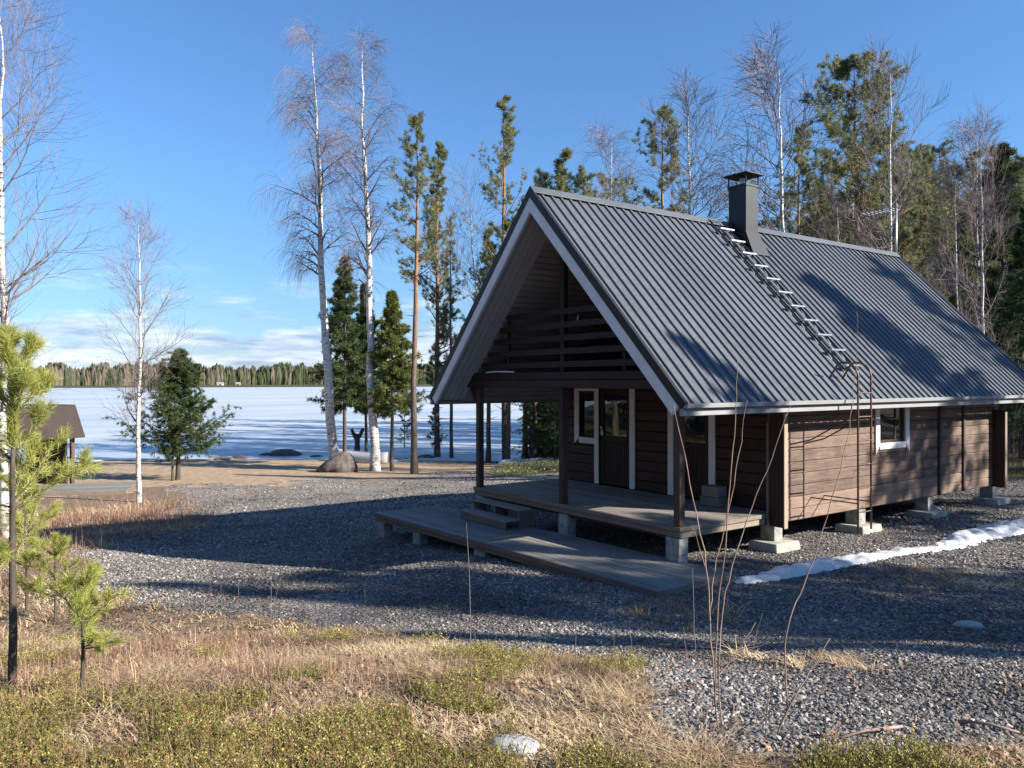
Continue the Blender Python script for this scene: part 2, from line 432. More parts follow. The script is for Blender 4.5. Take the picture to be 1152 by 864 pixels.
trim(gw, [(-2.215, -2.085, yt0, yt1, .02, 1.93)]); trim(gw, [(-1.285, -1.15, yt0, yt1, .02, 1.93)])
trim(gw, [(-4.66, -4.19, yt0, yt1, 1.86, 1.93)])
def door(x0, x1, hx, label=None):
    yf = GY+.02; b = MB(); w = .11
    b.box(x0, x0+w, yf, yf+.05, .03, 1.93); b.box(x1-w, x1, yf, yf+.05, .03, 1.93)
    b.box(x0+w, x1-w, yf, yf+.05, 1.80, 1.93); b.box(x0+w, x1-w, yf, yf+.05, .88, .99); b.box(x0+w, x1-w, yf, yf+.05, .03, .13)
    n = 9; ww = (x1-x0-2*w)/n
    for i in range(n): b.box(x0+w+i*ww+.004, x0+w+(i+1)*ww-.004, yf+.012, yf+.04, .132, .878)
    d = b.build('door', M['beam'], gw, .003)
    if label: d['label'] = label
    b = MB(); b.box(x0+w, x1-w, yf+.02, yf+.034, .992, 1.798); b.build('pane', M['glass'], d)
    b = MB(); b.tube([(hx, yf-.003, 1.04), (hx, yf-.05, 1.04), (hx+.11, yf-.05, 1.035)], .011, 8); b.box(hx-.02, hx+.02, yf-.012, yf-.001, .98, 1.10)
    b.tube([(hx, yf-.03, 1.14), (hx, yf-.001, 1.14)], .022, 10)
    b.build('handle', M['steel'], d, smooth=False)
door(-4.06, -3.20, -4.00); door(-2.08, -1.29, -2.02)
# upper balcony door and window group
b = MB()
b.box(-3.55, -2.66, GY+.03, GY+.08, 2.2, 4.05); b.build('balcony_door', M['beam'], gw, .003)
b = MB(); b.box(-3.43, -2.78, GY+.015, GY+.028, 2.9, 3.9); b.build('pane', M['glass'], gw)
b = MB(); b.box(-2.60, -1.72, GY+.03, GY+.08, 2.2, 4.05); b.build('balcony_wall_panel', M['beam'], gw, .003)
b = MB(); b.box(-2.52, -1.80, GY+.015, GY+.028, 2.9, 3.75); b.build('pane', M['glass'], gw)
# side window
b = MB(); wy0, wy1, wz0, wz1 = win_side
b.box(WX1-.06, WX1-.02, wy0, wy0+.05, wz0, wz1); b.box(WX1-.06, WX1-.02, wy1-.05, wy1, wz0, wz1); b.box(WX1-.06, WX1-.02, wy0+.05, wy1-.05, wz0, wz0+.05); b.box(WX1-.06, WX1-.02, wy0+.05, wy1-.05, wz1-.05, wz1)
b.box(WX1-.056, WX1-.024, (wy0+wy1)/2+.15, (wy0+wy1)/2+.20, wz0+.05, wz1-.05)
sw = b.build('window', M['beam'], wside, .003)
b = MB(); b.box(WX1-.045, WX1-.035, wy0+.05, wy1-.05, wz0+.05, wz1-.05); b.build('pane', M['glass'], sw)
b = MB(); xa, xb = WX1+.002, WX1+.032
b.prism([(wy0-.13, .74), (wy0-.13, 1.76), (wy0-.001, 1.76), (wy0-.001, .94), (wy0-.02, .90)], 'x', xa, xb)
b.prism([(wy1+.13, .74), (wy1+.13, 1.76), (wy1+.001, 1.76), (wy1+.001, .94), (wy1+.02, .90)], 'x', xa, xb)
b.box(xa, xb, wy0+.001, wy1-.001, .83, .94); b.build('window_trim', M['white'], wside, .003)
# floor of porch
b = MB(); y = .03; 
while y < 2.10:
    b.box(-5.31, 0.0, y, y+.112, -.032, 0.0); y += .118
b.build('porch_floor', M['deck'], cab, .003)
b = MB(); b.box(-5.31, -.002, -.004, .026, -.15, -.004); b.build('floor_fascia', M['fascia'], cab, .004)
b = MB(); b.box(-5.31, -.002, -.032, -.006, -.06, .0); b.build('floor_edge_board', M['fascia'], cab, .004)
b = MB(); b.box(.001, .03, -.03, 1.92, -.062, .0); b.box(-.03, .0, .03, 1.92, -.16, -.064); b.build('floor_side_board', M['fasciay'], cab, .004)
b = MB(); b.box(-5.2, -.1, .05, .15, -.20, -.034); b.box(-5.2, -.1, 1.95, 2.10, -.20, -.034); b.build('floor_joist', M['beam'], cab)
# house floor slab (underside of the house)
b = MB(); b.box(WX0+.15, WX1-.15, GY+.15, BY, -.16, -.02); b.build('house_floor', M['beam'], cab)
# posts
pw = .115
for x0, zt in ((-5.26, 1.93), (-2.70, 1.93), (-.125, 1.93)):
    b = MB(); b.box(x0, x0+pw, .002, .002+pw, .002, zt); b.build('post', M['post'], cab, .006)
b = MB(); b.box(-2.70, -2.70+pw, .03, .03+pw-.02, 2.22, ZR-.27); b.build('king_post', M['beam'], cab, .006)
b = MB(); b.prism([(-5.26, 1.93), (-5.26, 1.62), (-5.32, 1.62), (-5.50, 1.93)], 'y', .03, .09); b.build('bracket', M['beam'], cab, .004)
b = MB(); b.prism([(-.01, 1.90), (-.01, 1.60), (.03, 1.60), (.16, 1.76), (.16, 1.90)], 'y', .03, .09); b.build('bracket', M['beam'], cab, .004)
# tie beam (two logs) and balcony
b = MB()
b.prism([(-5.53, 1.942), (.12, 1.942), (.16, 2.078), (-5.50, 2.078)], 'y', -.06, .10); b.prism([(-5.48, 2.082), (.14, 2.082), (.02, 2.215), (-5.36, 2.215)], 'y', -.055, .095)
b.build('tie_beam', M['beam'], cab, .01)
b = MB(); y = .11
while y < 2.1: b.box(-5.2, -.1, y, min(y+.115, 2.14), 2.13, 2.16); y += .12
b.build('balcony_floor', M['beam'], cab)
b = MB(); y = .12
while y < 2.1: b.box(-5.1, -.2, y, min(y+.095, 2.14), 1.955, 1.975); y += .10
b.build('porch_ceiling', M['soffit'], cab)
bal = MB()
for z0 in (2.34, 2.56, 2.78, 3.00, 3.22):
    xa = XR+(ZR-.27-z0-.1)/SL; bal.box(2*XR-xa, xa, -.028, -.002, z0-.05, z0+.05)
rail = bal.build('balcony_railing', M['beam'], cab, .004)
for x in (-4.2, -1.15):
    b = MB(); b.box(x, x+.06, .0, .05, 2.22, min(3.28, rz(x)-.35)); b.build('baluster', M['beam'], rail, .003)
b = MB(); pts = [(-4.75+i*.11, -.09-.012*math.sin(i*.5), 2.225+.012*math.sin(i/8*math.pi)) for i in range(9)]
b.tube(pts, .014, 6); b.build('white_strip', M['white'], cab)
b = MB(); b.tube([(-2.25, .05, 3.02), (-2.25, .05, 3.12), (-2.22, .05, 3.16)], .012, 6); b.build('hook', M['steel'], cab)
b = MB(); b.tube([(-1.55, .05, 2.95), (-1.55, .05, 3.1)], .012, 6); b.build('hook', M['steel'], cab)
b = MB(); b.tube([(-2.42, 1.3, 3.78), (-2.42, 1.3, 3.62)], .03, 8); b.tube([(-2.42, 1.3, 3.72), (-2.3, 1.3, 3.66), (-2.3, 1.3, 3.58)], .018, 6); b.build('wall_lamp', M['white'], cab)
# dim interior box so no light leaks
b = MB(); b.box(WX0+.2, WX1-.2, GY+.25, BY-.1, 0, .03); b.build('interior_floor', M['dark'], cab)
# piers and footings
def pier(cx, cy, wx, wy, zt, zb, pad=None, two=True):
    b = MB(); h = (zt-zb)/(2 if two else 1)
    for i in range(2 if two else 1): b.box(cx-wx/2+i*.004, cx+wx/2+i*.004, cy-wy/2, cy+wy/2, zb+i*h+.001, zb+(i+1)*h-.003)
    p = b.build('pier', M['block'], cab, .006)
    if pad:
        b = MB(); x0, x1, y0, y1, z0, z1 = pad; e = .03
        b.add([(x0-e, y0-e, z0), (x1+e, y0-e, z0), (x1+e, y1+e, z0), (x0-e, y1+e, z0), (x0, y0, z1), (x1, y0, z1), (x1, y1, z1), (x0, y1, z1)],
              [(0, 3, 2, 1), (4, 5, 6, 7), (0, 1, 5, 4), (1, 2, 6, 5), (2, 3, 7, 6), (3, 0, 4, 7)])
        b.build('footing', M['slab'], p, .012)
pier(-.155, .10, .26, .19, -.165, -.66); pier(-2.60, .10, .24, .19, -.165, -.78); pier(-5.14, .10, .24, .19, -.165, -.95)
pier(-5.14, 2.2, .24, .2, -.18, -.95); pier(-2.6, 2.2, .24, .2, -.18, -.78)
for y in (2.27, 4.68, 7.09, 9.86):
    pier(-.14, y, .26, .21, -.182, -.52, (-.33, .17, y-.30, y+.30, -.66, -.46), two=False)
    pier(-2.7, y, .26, .21, -.182, -.72, two=False); pier(-5.15, y, .26, .21, -.182, -.92, two=False)
b = MB(); b.tube([(-.9, 8.3, -.40), (-.35, 7.9, -.52), (-.15, 7.75, -.55)], .055, 12); b.build('drain_pipe', M['white'], cab, smooth=True)
# chimney
cyc, cx0, cx1 = 4.51, -2.62, -2.20
b = MB(); cz = 5.93; y0, y1 = 4.32, 4.70
b.box(cx0, cx1, y0, y1, 4.55, cz)
ch = b.build('chimney', M['chim'], roof, .006)
b = MB(); b.box(cx0-.012, cx1+.012, y0-.012, y1+.012, cz-.03, cz+.01); b.build('chimney_collar', M['black'], ch)
b = MB()
for x in (cx0-.0, cx1): 
    for y in (y0, y1): b = MB(); b.tube([(x, y, cz-.06), (x, y, cz+.20)], .014, 6); b.build('cap_leg', M['black'], ch)
b = MB(); e = .09
b.add([(cx0-e, y0-e, cz+.20), (cx1+e, y0-e, cz+.20), (cx1+e, y1+e, cz+.20), (cx0-e, y1+e, cz+.20), (cx0-e, y0-e, cz+.215), (cx1+e, y0-e, cz+.215), (cx1+e, y1+e, cz+.215), (cx0-e, y1+e, cz+.215), ((cx0+cx1)/2, (y0+y1)/2, cz+.30)],
      [(3, 2, 1, 0), (0, 1, 5, 4), (1, 2, 6, 5), (2, 3, 7, 6), (3, 0, 4, 7), (4, 5, 8), (5, 6, 8), (6, 7, 8), (7, 4, 8)])
b.build('chimney_cap', M['black'], ch)
b = MB(); b.tube([((cx0+cx1)/2, (y0+y1)/2, cz-.02), ((cx0+cx1)/2, (y0+y1)/2, cz+.16)], .07, 14); b.build('flue', M['steel'], ch)
b = MB()
def on_roof(s, y, off): x, z = slope_pt(1, s, off); return (x, y, z)
sB = (cx1-XR)/math.cos(A)
fl = [on_roof(sB-.02, y0-.03, .045), on_roof(sB-.02, y1+.03, .045), on_roof(sB+.30, y1+.07, .038), on_roof(sB+.30, y0-.07, .038)]
b.add([on_roof(.05, y0-.10, .040), on_roof(.05, y1+.10, .040), on_roof(sB+.30, y1+.10, .038), on_roof(sB+.30, y0-.10, .038)]+[on_roof(.05, y0-.10, .03), on_roof(.05, y1+.10, .03), on_roof(sB+.30, y1+.10, .03), on_roof(sB+.30, y0-.10, .03)],
      [(0, 1, 2, 3), (0, 4, 5, 1), (1, 5, 6, 2), (2, 6, 7, 3), (3, 7, 4, 0), (7, 6, 5, 4)])
b.add([(cx1, y0-.01, ZR-SL*(cx1-XR)+.30), (cx1, y1+.01, ZR-SL*(cx1-XR)+.30), fl[2], fl[3], on_roof(sB, y0-.03, .03), on_roof(sB, y1+.03, .03)], [(0, 1, 2, 3), (0, 3, 4), (1, 5, 2), (4, 3, 2, 5)])
b.build('flashing', M['chim'], ch, .002)
# roof ladder
rails = MB(); ly0, ly1 = 3.62, 4.00
for y in (ly0, ly1): rails.tube([on_roof(.10, y, .10), on_roof(LS-.55, y, .10)], .016, 6)
rails.tube([on_roof(.06, ly0, .10), on_roof(.06, ly1+.02, .10)], .014, 6)
rl_o = rails.build('roof_ladder', M['black'], roof)
b = MB(); b.add([on_roof(.15, ly0-.05, .045), on_roof(.15, ly1+.05, .045), on_roof(LS-.5, ly1+.05, .045), on_roof(LS-.5, ly0-.05, .045)]+[on_roof(.15, ly0-.05, .038), on_roof(.15, ly1+.05, .038), on_roof(LS-.5, ly1+.05, .038), on_roof(LS-.5, ly0-.05, .038)],
      [(0, 1, 2, 3), (7, 6, 5, 4), (0, 4, 5, 1), (1, 5, 6, 2), (2, 6, 7, 3), (3, 7, 4, 0)])
for i in range(11):
    s = .36+i*(LS-.55-.36)/10.3; b = MB(); x, y, z = on_roof(s, 0, .10)
    b.box(x-.02, x+.10, ly0-.01, ly1+.01, z-.012, z+.014); 
    b.tube([on_roof(s+.02, ly0, .08), on_roof(s+.18, ly0, .05)], .008, 4); b.tube([on_roof(s+.02, ly1, .08), on_roof(s+.18, ly1, .05)], .008, 4)
    b.build('rung', M['steel'], rl_o)
# wall ladder with curved top
LX = .86; la, lb = 3.05, 3.42
lad = MB()
def railpts(y):
    P = [(LX, y, -.27), (LX, y, 1.3), (LX, y, 2.12)]
    cxr, czr, r = LX-.24, 2.12, .24
    for i in range(1, 8):
        t = i/7*math.pi*.62; P.append((cxr+r*math.cos(t), y, czr+r*math.sin(t)*.95))
    lx = P[-1][0]; P.append((lx-.16, y, rz(lx-.16)+.06)); return P
for y in (la, lb): lad.tube(railpts(y), .016, 8)
ladder = lad.build('wall_ladder', M['rust'], cab, smooth=True)
for z0 in (.02, .39, .76, 1.13, 1.50, 1.87):
    b = MB(); b.tube([(LX, la, z0), (LX, lb, z0)], .011, 6); b.build('rung', M['rust'], ladder)
b = MB()
for y in (la, lb):
    for z0, z1 in ((.16, .16), (1.55, 1.10)):
        b = MB(); b.tube([(LX, y, z0), (WX1+.005, y, z1)], .011, 6); b.build('wall_bracket', M['rust'], ladder)
# aerial mast at the far gable
b = MB(); b.tube([(-2.71, 10.9, 4.6), (-2.71, 10.9, 6.50)], .028, 8); mast = b.build('aerial_mast', M['steel'], cab, smooth=True)
b = MB(); b.tube([(-3.55, 10.9, 6.36), (-2.66, 10.9, 6.42)], .016, 6)
for i in range(8):
    x = -3.5+i*.11; b.tube([(x, 10.72, 6.37), (x, 11.08, 6.37)], .007, 4)
b.build('aerial', M['steel'], mast)

# ------------------------------------------------------------------ terrace platform, steps, crate
ter = empty('terrace', (-6.40, -1.60, -.5), rad(2.2)); tag(ter, 'low grey boardwalk platform of long planks on blocks before the porch steps', 'platform')
TL, TW = 7.25, 1.46; nb = 10; bw = TW/nb
b = MB()
for i in range(nb):
    for (a0, a1) in ((0, TL*.52+(i % 2)*.5), (TL*.52+(i % 2)*.5+.004, TL)):
        b.box(a0, a1-.002, i*bw+.004, (i+1)*bw-.004, -.03+random.uniform(-.001, .001), random.uniform(-.002, .002))
b.build('plank', M['terrace'], ter, .003).name = 'planking'
b = MB(); b.box(.01, TL-.01, .012, .05, -.15, -.033); b.box(.01, TL-.01, TW-.05, TW-.012, -.15, -.033)
for x in (.012, 1.8, 3.6, 5.4, TL-.05): b.box(x, x+.045, .052, TW-.052, -.15, -.033)
b.build('joist', M['fascia'], ter, .004).name = 'frame'
b = MB(); b.box(0.0, TL, -.022, .010, -.075, -.002); b.build('edge_board', M['fascia'], ter, .003)
for (x, y, hh, w) in ((.02, .05, .42, .24), (1.35, .05, .36, .22), (3.3, .05, .26, .3), (.05, 1.2, .42, .22), (5.4, .2, .2, .25)):
    b = MB(); b.box(x-.02, x+w, y, y+.19, -.152-hh, -.152); b.build('support_block', M['block'], ter, .008)
st = empty('wooden_steps', (-4.85, -.62, -.498)); tag(st, 'two step weathered wooden stair leading from the platform up to the porch', 'steps')
b = MB(); b.box(0, 1.48, .0, .145, .135, .165); b.box(0, 1.48, .150, .295, .135, .165); b.build('tread', M['deck'], st, .003)
b = MB(); b.box(0, 1.48, .285, .43, .30, .33); b.box(0, 1.48, .435, .575, .30, .33); b.build('tread', M['deck'], st, .003)
b = MB(); b.box(0.01, 1.47, .004, .03, .002, .134); b.build('riser', M['fascia'], st, .003)
b = MB()
for x in (.0, .70, 1.44):
    b = MB(); b.box(x, x+.04, .29, .57, .002, .298); b.build('stringer', M['fascia'], st, .003)
cr = empty('concrete_block_stool', (-1.0, 1.93, .003)); tag(cr, 'small grey stacked crate on the porch floor beside the right hand door', 'crate')
b = MB(); b.box(-.2, .2, -.13, .13, 0, .15); b.build('lower_crate', M['deck'], cr, .01)
b = MB(); b.box(-.17, .17, -.12, .12, .152, .32); b.build('upper_crate', M['deck'], cr, .01)
cr.name = 'stacked_crate'

# ------------------------------------------------------------------ GROUND
def inpoly(px, py, poly):
    poly = np.array(poly); n = len(poly); ins = np.zeros(px.shape, bool); j = n-1
    for i in range(n):
        xi, yi = poly[i]; xj, yj = poly[j]
        c = ((yi > py) != (yj > py)) & (px < (xj-xi)*(py-yi)/(yj-yi+1e-12)+xi); ins ^= c; j = i
    return ins
def world_poly(px): return np.array([at(*p)[:2] for p in px])
# land zones, drawn as world polygons (corners taken where the edges meet the ground)
P_SAND = world_poly([(0, 532), (195, 516), (330, 514), (500, 517), (560, 520), (560, 530), (400, 532), (330, 545), (190, 546), (100, 560), (0, 565)])
P_GRASSL = world_poly([(0, 566), (195, 546), (222, 568), (228, 586), (170, 600), (110, 618), (95, 650), (120, 680), (300, 690), (440, 712), (560, 738), (680, 748), (735, 790), (820, 838), (1000, 852), (1150, 859)]) 
P_GRASSL = np.vstack([P_GRASSL, [[6.6, -4.0], [9, -5], [9, -12], [-10, -22], [-40, -20]]])
P_GREEN = world_poly([(0, 752), (90, 790), (220, 782), (330, 765), (460, 770), (600, 815), (660, 863)])
P_GREEN = np.vstack([P_GREEN, [[5.5, -5.4], [6.5, -9], [2, -12], [-4, -10]]])
def zone(px, py, poly, jit=.35):
    jx = vnoise(px, py, 1.1)*jit*2+vnoise(px, py, .33)*jit; jy = vnoise(px+50, py+20, 1.1)*jit*2+vnoise(px+9, py, .33)*jit
    return inpoly(px+jx, py+jy, poly)
def zones(x, y):
    x = np.asarray(x, float); y = np.asarray(y, float); r = np.hypot(x-CAM[0], y-CAM[1])
    jit = .12+.03*np.minimum(r, 30)
    sand = zone(x, y, P_SAND, jit).astype(float)
    dry = zone(x, y, P_GRASSL, jit).astype(float)
    green = zone(x, y, P_GREEN, jit*1.6)
    forest = ((y > 15+vnoise(x, y, 5.)*5) & (x > -26)) | ((y > 10+vnoise(x, y, 3.)*3) & (x < -17)) | (x > 13+vnoise(x, y, 5)*5) | (y < -24+vnoise(x, y, 5)*6)
    d = (x-CAM[0])*F0[0]+(y-CAM[1])*F0[1]
    forest = forest | (np.hypot(x, y) > 500)
    forest = forest.astype(float)*(1-sand)
    # little tufts of dry grass in the gravel
    dry = np.maximum(dry, 0)
    for (px, py, rr) in ((765, 692, .9), (1040, 650, 1.0), (835, 742, .25), (940, 748, .4), (300, 552, 1.6), (420, 540, 1.5), (1120, 655, .6)):
        q = TU[(px, py)]; e = ((x-q[0])**2+(y-q[1])**2)/(rr*rr)+vnoise(x, y, .3)*1.2
        dry = np.maximum(dry, (e < .55)*.62*(vnoise(x, y, .12) > -.1))
    shore = ((d > 31+vnoise(x, y, 2.)*3) & (d < 60) & (y < 8)).astype(float)*(1-sand)
    return dry, green.astype(float)*(dry > 0), np.maximum(sand, shore*.9*(forest < .5)), forest
TU = {(px, py): at(px, py)[:2] for (px, py) in ((765, 692), (1040, 650), (835, 742), (940, 748), (300, 552), (420, 540), (1120, 655))}

def make_ground():
    rr = [0.]; r = .6
    while r < 2600: rr.append(r); r *= 1.022 if r < 80 else 1.06
    rr = np.array(rr[1:]); fa = math.atan2(F0[1], F0[0])
    th = np.concatenate([np.linspace(-math.pi, -.75, 60, endpoint=False), np.linspace(-.75, .75, 420, endpoint=False), np.linspace(.75, math.pi, 60, endpoint=False)])+fa
    Rr, Th = np.meshgrid(rr, th, indexing='ij')
    X = CAM[0]+Rr*np.cos(Th); Y = CAM[1]+Rr*np.sin(Th); Z = height(X, Y)
    dry, green, sand, forest = zones(X, Y)
    near = Rr < 25
    Z = Z+np.where(near, dry*(vnoise(X, Y, .22)*.012)+green*(vnoise(X, Y, .3)*.012), 0)
    n, m = X.shape; V = np.stack([X, Y, Z], -1).reshape(-1, 3); V = np.vstack([V, [[CAM[0], CAM[1], H1(CAM[0], CAM[1])]]])
    i = np.arange(n-1)[:, None]; j = np.arange(m)[None, :]; j2 = (j+1) % m
    Q = np.stack([i*m+j, (i+1)*m+j, (i+1)*m+j2, i*m+j2], -1).reshape(-1, 4)
    T = np.stack([np.full(m, n*m), np.arange(m), (np.arange(m)+1) % m], -1)
    me = npmesh('ground', V, [Q, T], smooth=True)
    for nm, a in (('dry', dry), ('green', green), ('sand', sand), ('forest', forest)):
        at_ = me.attributes.new(nm, 'FLOAT', 'POINT'); at_.data.foreach_set('value', np.append(a.ravel(), 1).astype(np.float32))
    return me
def ground_mat():
    m, nt, b = newmat('yard_ground'); L = nt.links.new
    geo = N(nt, 'ShaderNodeNewGeometry'); pos = geo.outputs['Position']
    def nz(s, d=4, r=.6, di=0): return noise(nt, pos, s, d, r, di)
    vo = N(nt, 'ShaderNodeTexVoronoi'); vo.inputs['Scale'].default_value = 34.; L(pos, vo.inputs['Vector'])
    sep = N(nt, 'ShaderNodeSeparateColor'); L(vo.outputs['Color'], sep.inputs[0])
    g = ramp(nt, sep.outputs[0], [(0., (.07, .068, .070)), (.4, (.14, .135, .133)), (.75, (.22, .21, .20)), (.93, (.31, .29, .27)), (1., (.46, .43, .40))])
    g = mixc(nt, .75, g, ramp(nt, nz(.5, 6, .65), [(.35, (.50, .50, .53)), (.5, (.95, .92, .9)), (.68, (1.45, 1.3, 1.12))]), 'MULTIPLY')
    vb = N(nt, 'ShaderNodeTexVoronoi'); vb.inputs['Scale'].default_value = 9.; L(pos, vb.inputs['Vector'])
    sand = ramp(nt, nz(3., 6, .7), [(.3, (.22, .15, .09)), (.5, (.40, .29, .19)), (.72, (.50, .40, .29))])
    dry = ramp(nt, nz(14., 6, .75), [(.3, (.05, .034, .024)), (.5, (.21, .15, .10)), (.7, (.42, .32, .21))])
    green = ramp(nt, nz(11., 5, .7), [(.3, (.022, .018, .010)), (.6, (.065, .055, .028)), (.8, (.17, .14, .075))])
    forest = ramp(nt, nz(2.2, 6, .7), [(.3, (.03, .028, .016)), (.55, (.085, .085, .035)), (.75, (.16, .125, .07))])
    sxp = N(nt, 'ShaderNodeSeparateXYZ'); L(pos, sxp.inputs[0])
    graze = ramp(nt, math_(nt, 'ADD', math_(nt, 'MULTIPLY', sxp.outputs[0], -.05), math_(nt, 'MULTIPLY', math_(nt, 'SUBTRACT', nz(.3, 4), .5), .5)), [(.30, (0, 0, 0)), (1.1, (1, 1, 1))])  # gravel colour lightened towards the lake, standing in for grazing light
    c = mixc(nt, math_(nt, 'MULTIPLY', graze, .75), g, mixc(nt, .6, ramp(nt, nz(9., 7, .95), [(.38, (.06, .055, .05)), (.62, (.55, .49, .42))]), ramp(nt, nz(1.3, 6, .7), [(.35, (.6, .6, .6)), (.65, (1.25, 1.2, 1.15))]), 'MULTIPLY'))
    wsnd = ramp(nt, nz(.7, 4), [(.45, (0, 0, 0)), (.62, (1, 1, 1))])
    for nm, col in (('sand', sand), ('dry', dry), ('green', green), ('forest', forest)):
        a = attr(nt, nm).outputs['Fac']
        a2 = math_(nt, 'ADD', a, math_(nt, 'MULTIPLY', math_(nt, 'SUBTRACT', nz(5., 5, .7), .5), .7))
        c = mixc(nt, ramp(nt, a2, [(.40, (0, 0, 0)), (.60, (1, 1, 1))]), c, col)
    L(c, b.inputs['Base Color']); b.inputs['Roughness'].default_value = .93; b.inputs['Specular IOR Level'].default_value = .2
    gb = math_(nt, 'MULTIPLY', vo.outputs['Distance'], -1.)
    hh = math_(nt, 'ADD', math_(nt, 'MULTIPLY', gb, .7), math_(nt, 'MULTIPLY', nz(26., 4), .6))
    bump(nt, b, hh, .02, 1.)
    return m
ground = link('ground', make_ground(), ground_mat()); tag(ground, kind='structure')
# frozen lake
def ice_mat():
    m, nt, b = newmat('lake_ice'); L = nt.links.new
    geo = N(nt, 'ShaderNodeNewGeometry')
    mp = N(nt, 'ShaderNodeMapping'); mp.inputs['Rotation'].default_value = (0, 0, rad(-35)); mp.inputs['Scale'].default_value = (.055, .012, 1); L(geo.outputs['Position'], mp.inputs[0])
    mp2 = N(nt, 'ShaderNodeMapping'); mp2.inputs['Rotation'].default_value = (0, 0, rad(-35)); mp2.inputs['Scale'].default_value = (.25, .05, 1); L(geo.outputs['Position'], mp2.inputs[0])
    a = noise(nt, mp.outputs[0], 1., 5, .6, .4); a2 = noise(nt, mp2.outputs[0], 1., 5, .6, .4)
    f = math_(nt, 'ADD', math_(nt, 'MULTIPLY', a, .6), math_(nt, 'MULTIPLY', a2, .4))
    c = ramp(nt, f, [(.34, (.34, .40, .47)), (.46, (.42, .47, .51)), (.56, (.49, .52, .53)), (.7, (.57, .57, .55))])
    L(c, b.inputs['Base Color']); L(ramp(nt, f, [(.35, (.18,)*3), (.5, (.6,)*3)]), b.inputs['Roughness'])
    return m
def lake():
    V = []; Fq = []; n = 96
    xs = np.concatenate([np.linspace(-18, -60, 22), np.geomspace(-70, -1600, 20)]); ys = np.concatenate([-np.geomspace(1500, 20, 14), np.linspace(-15, 60, 40), np.geomspace(70, 1500, 14)])
    X, Y = np.meshgrid(xs, ys, indexing='ij'); V = np.stack([X, Y, np.full_like(X, -2.40)], -1).reshape(-1, 3); m = len(ys)
    i = np.arange(len(xs)-1)[:, None]; j = np.arange(m-1)[None, :]
    Q = np.stack([i*m+j, (i+1)*m+j, (i+1)*m+j+1, i*m+j+1], -1).reshape(-1, 4)
    return npmesh('lake_ice', V, Q[:, ::-1])
lk = link('lake_ice', lake(), ice_mat()); tag(lk, kind='structure')

# ------------------------------------------------------------------ TREE BUILDER (vectorised)
def norm(v): return v/(np.linalg.norm(v, axis=-1, keepdims=True)+1e-9)
def tubes(P, R, s):
    "P (N,n,3), R (N,n) -> verts, quads"
    Nn, n, _ = P.shape; T = norm(np.gradient(P, axis=1)); ref = np.where(np.abs(T[..., 2:3]) > .9, np.array([1., 0, 0]), np.array([0, 0, 1.]))
    ref = np.broadcast_to(ref[:, :1], T.shape); U = norm(np.cross(T, ref)); W = np.cross(T, U)
    a = np.arange(s)*2*np.pi/s; V = P[:, :, None]+(U[:, :, None]*np.cos(a)[:, None]+W[:, :, None]*np.sin(a)[:, None])*R[:, :, None, None]
    base = (np.arange(Nn)*n*s)[:, None, None]; i = np.arange(n-1)[None, :, None]; k = np.arange(s)[None, None, :]; k2 = (k+1) % s
    Q = np.stack([base+i*s+k, base+i*s+k2, base+(i+1)*s+k2, base+(i+1)*s+k], -1).reshape(-1, 4)
    return V.reshape(-1, 3), Q
class Geo:
    def __init__(s): s.V = []; s.Q = []; s.T = []; s.rq = []; s.rt = []; s.n = 0
    def quads(s, V, Q, r=None):
        s.V.append(V); s.Q.append(Q+s.n); s.n += len(V); s.rq.append(RS.rand(len(Q)) if r is None else r)
    def tris(s, V, T, r=None):
        s.V.append(V); s.T.append(T+s.n); s.n += len(V); s.rt.append(RS.rand(len(T)) if r is None else r)
    def mesh(s, name, smooth=False):
        fs = []; r = []
        if s.Q: fs.append(np.vstack(s.Q)); r += s.rq
        if s.T: fs.append(np.vstack(s.T)); r += s.rt
        return npmesh(name, np.vstack(s.V), fs, np.concatenate(r), smooth)
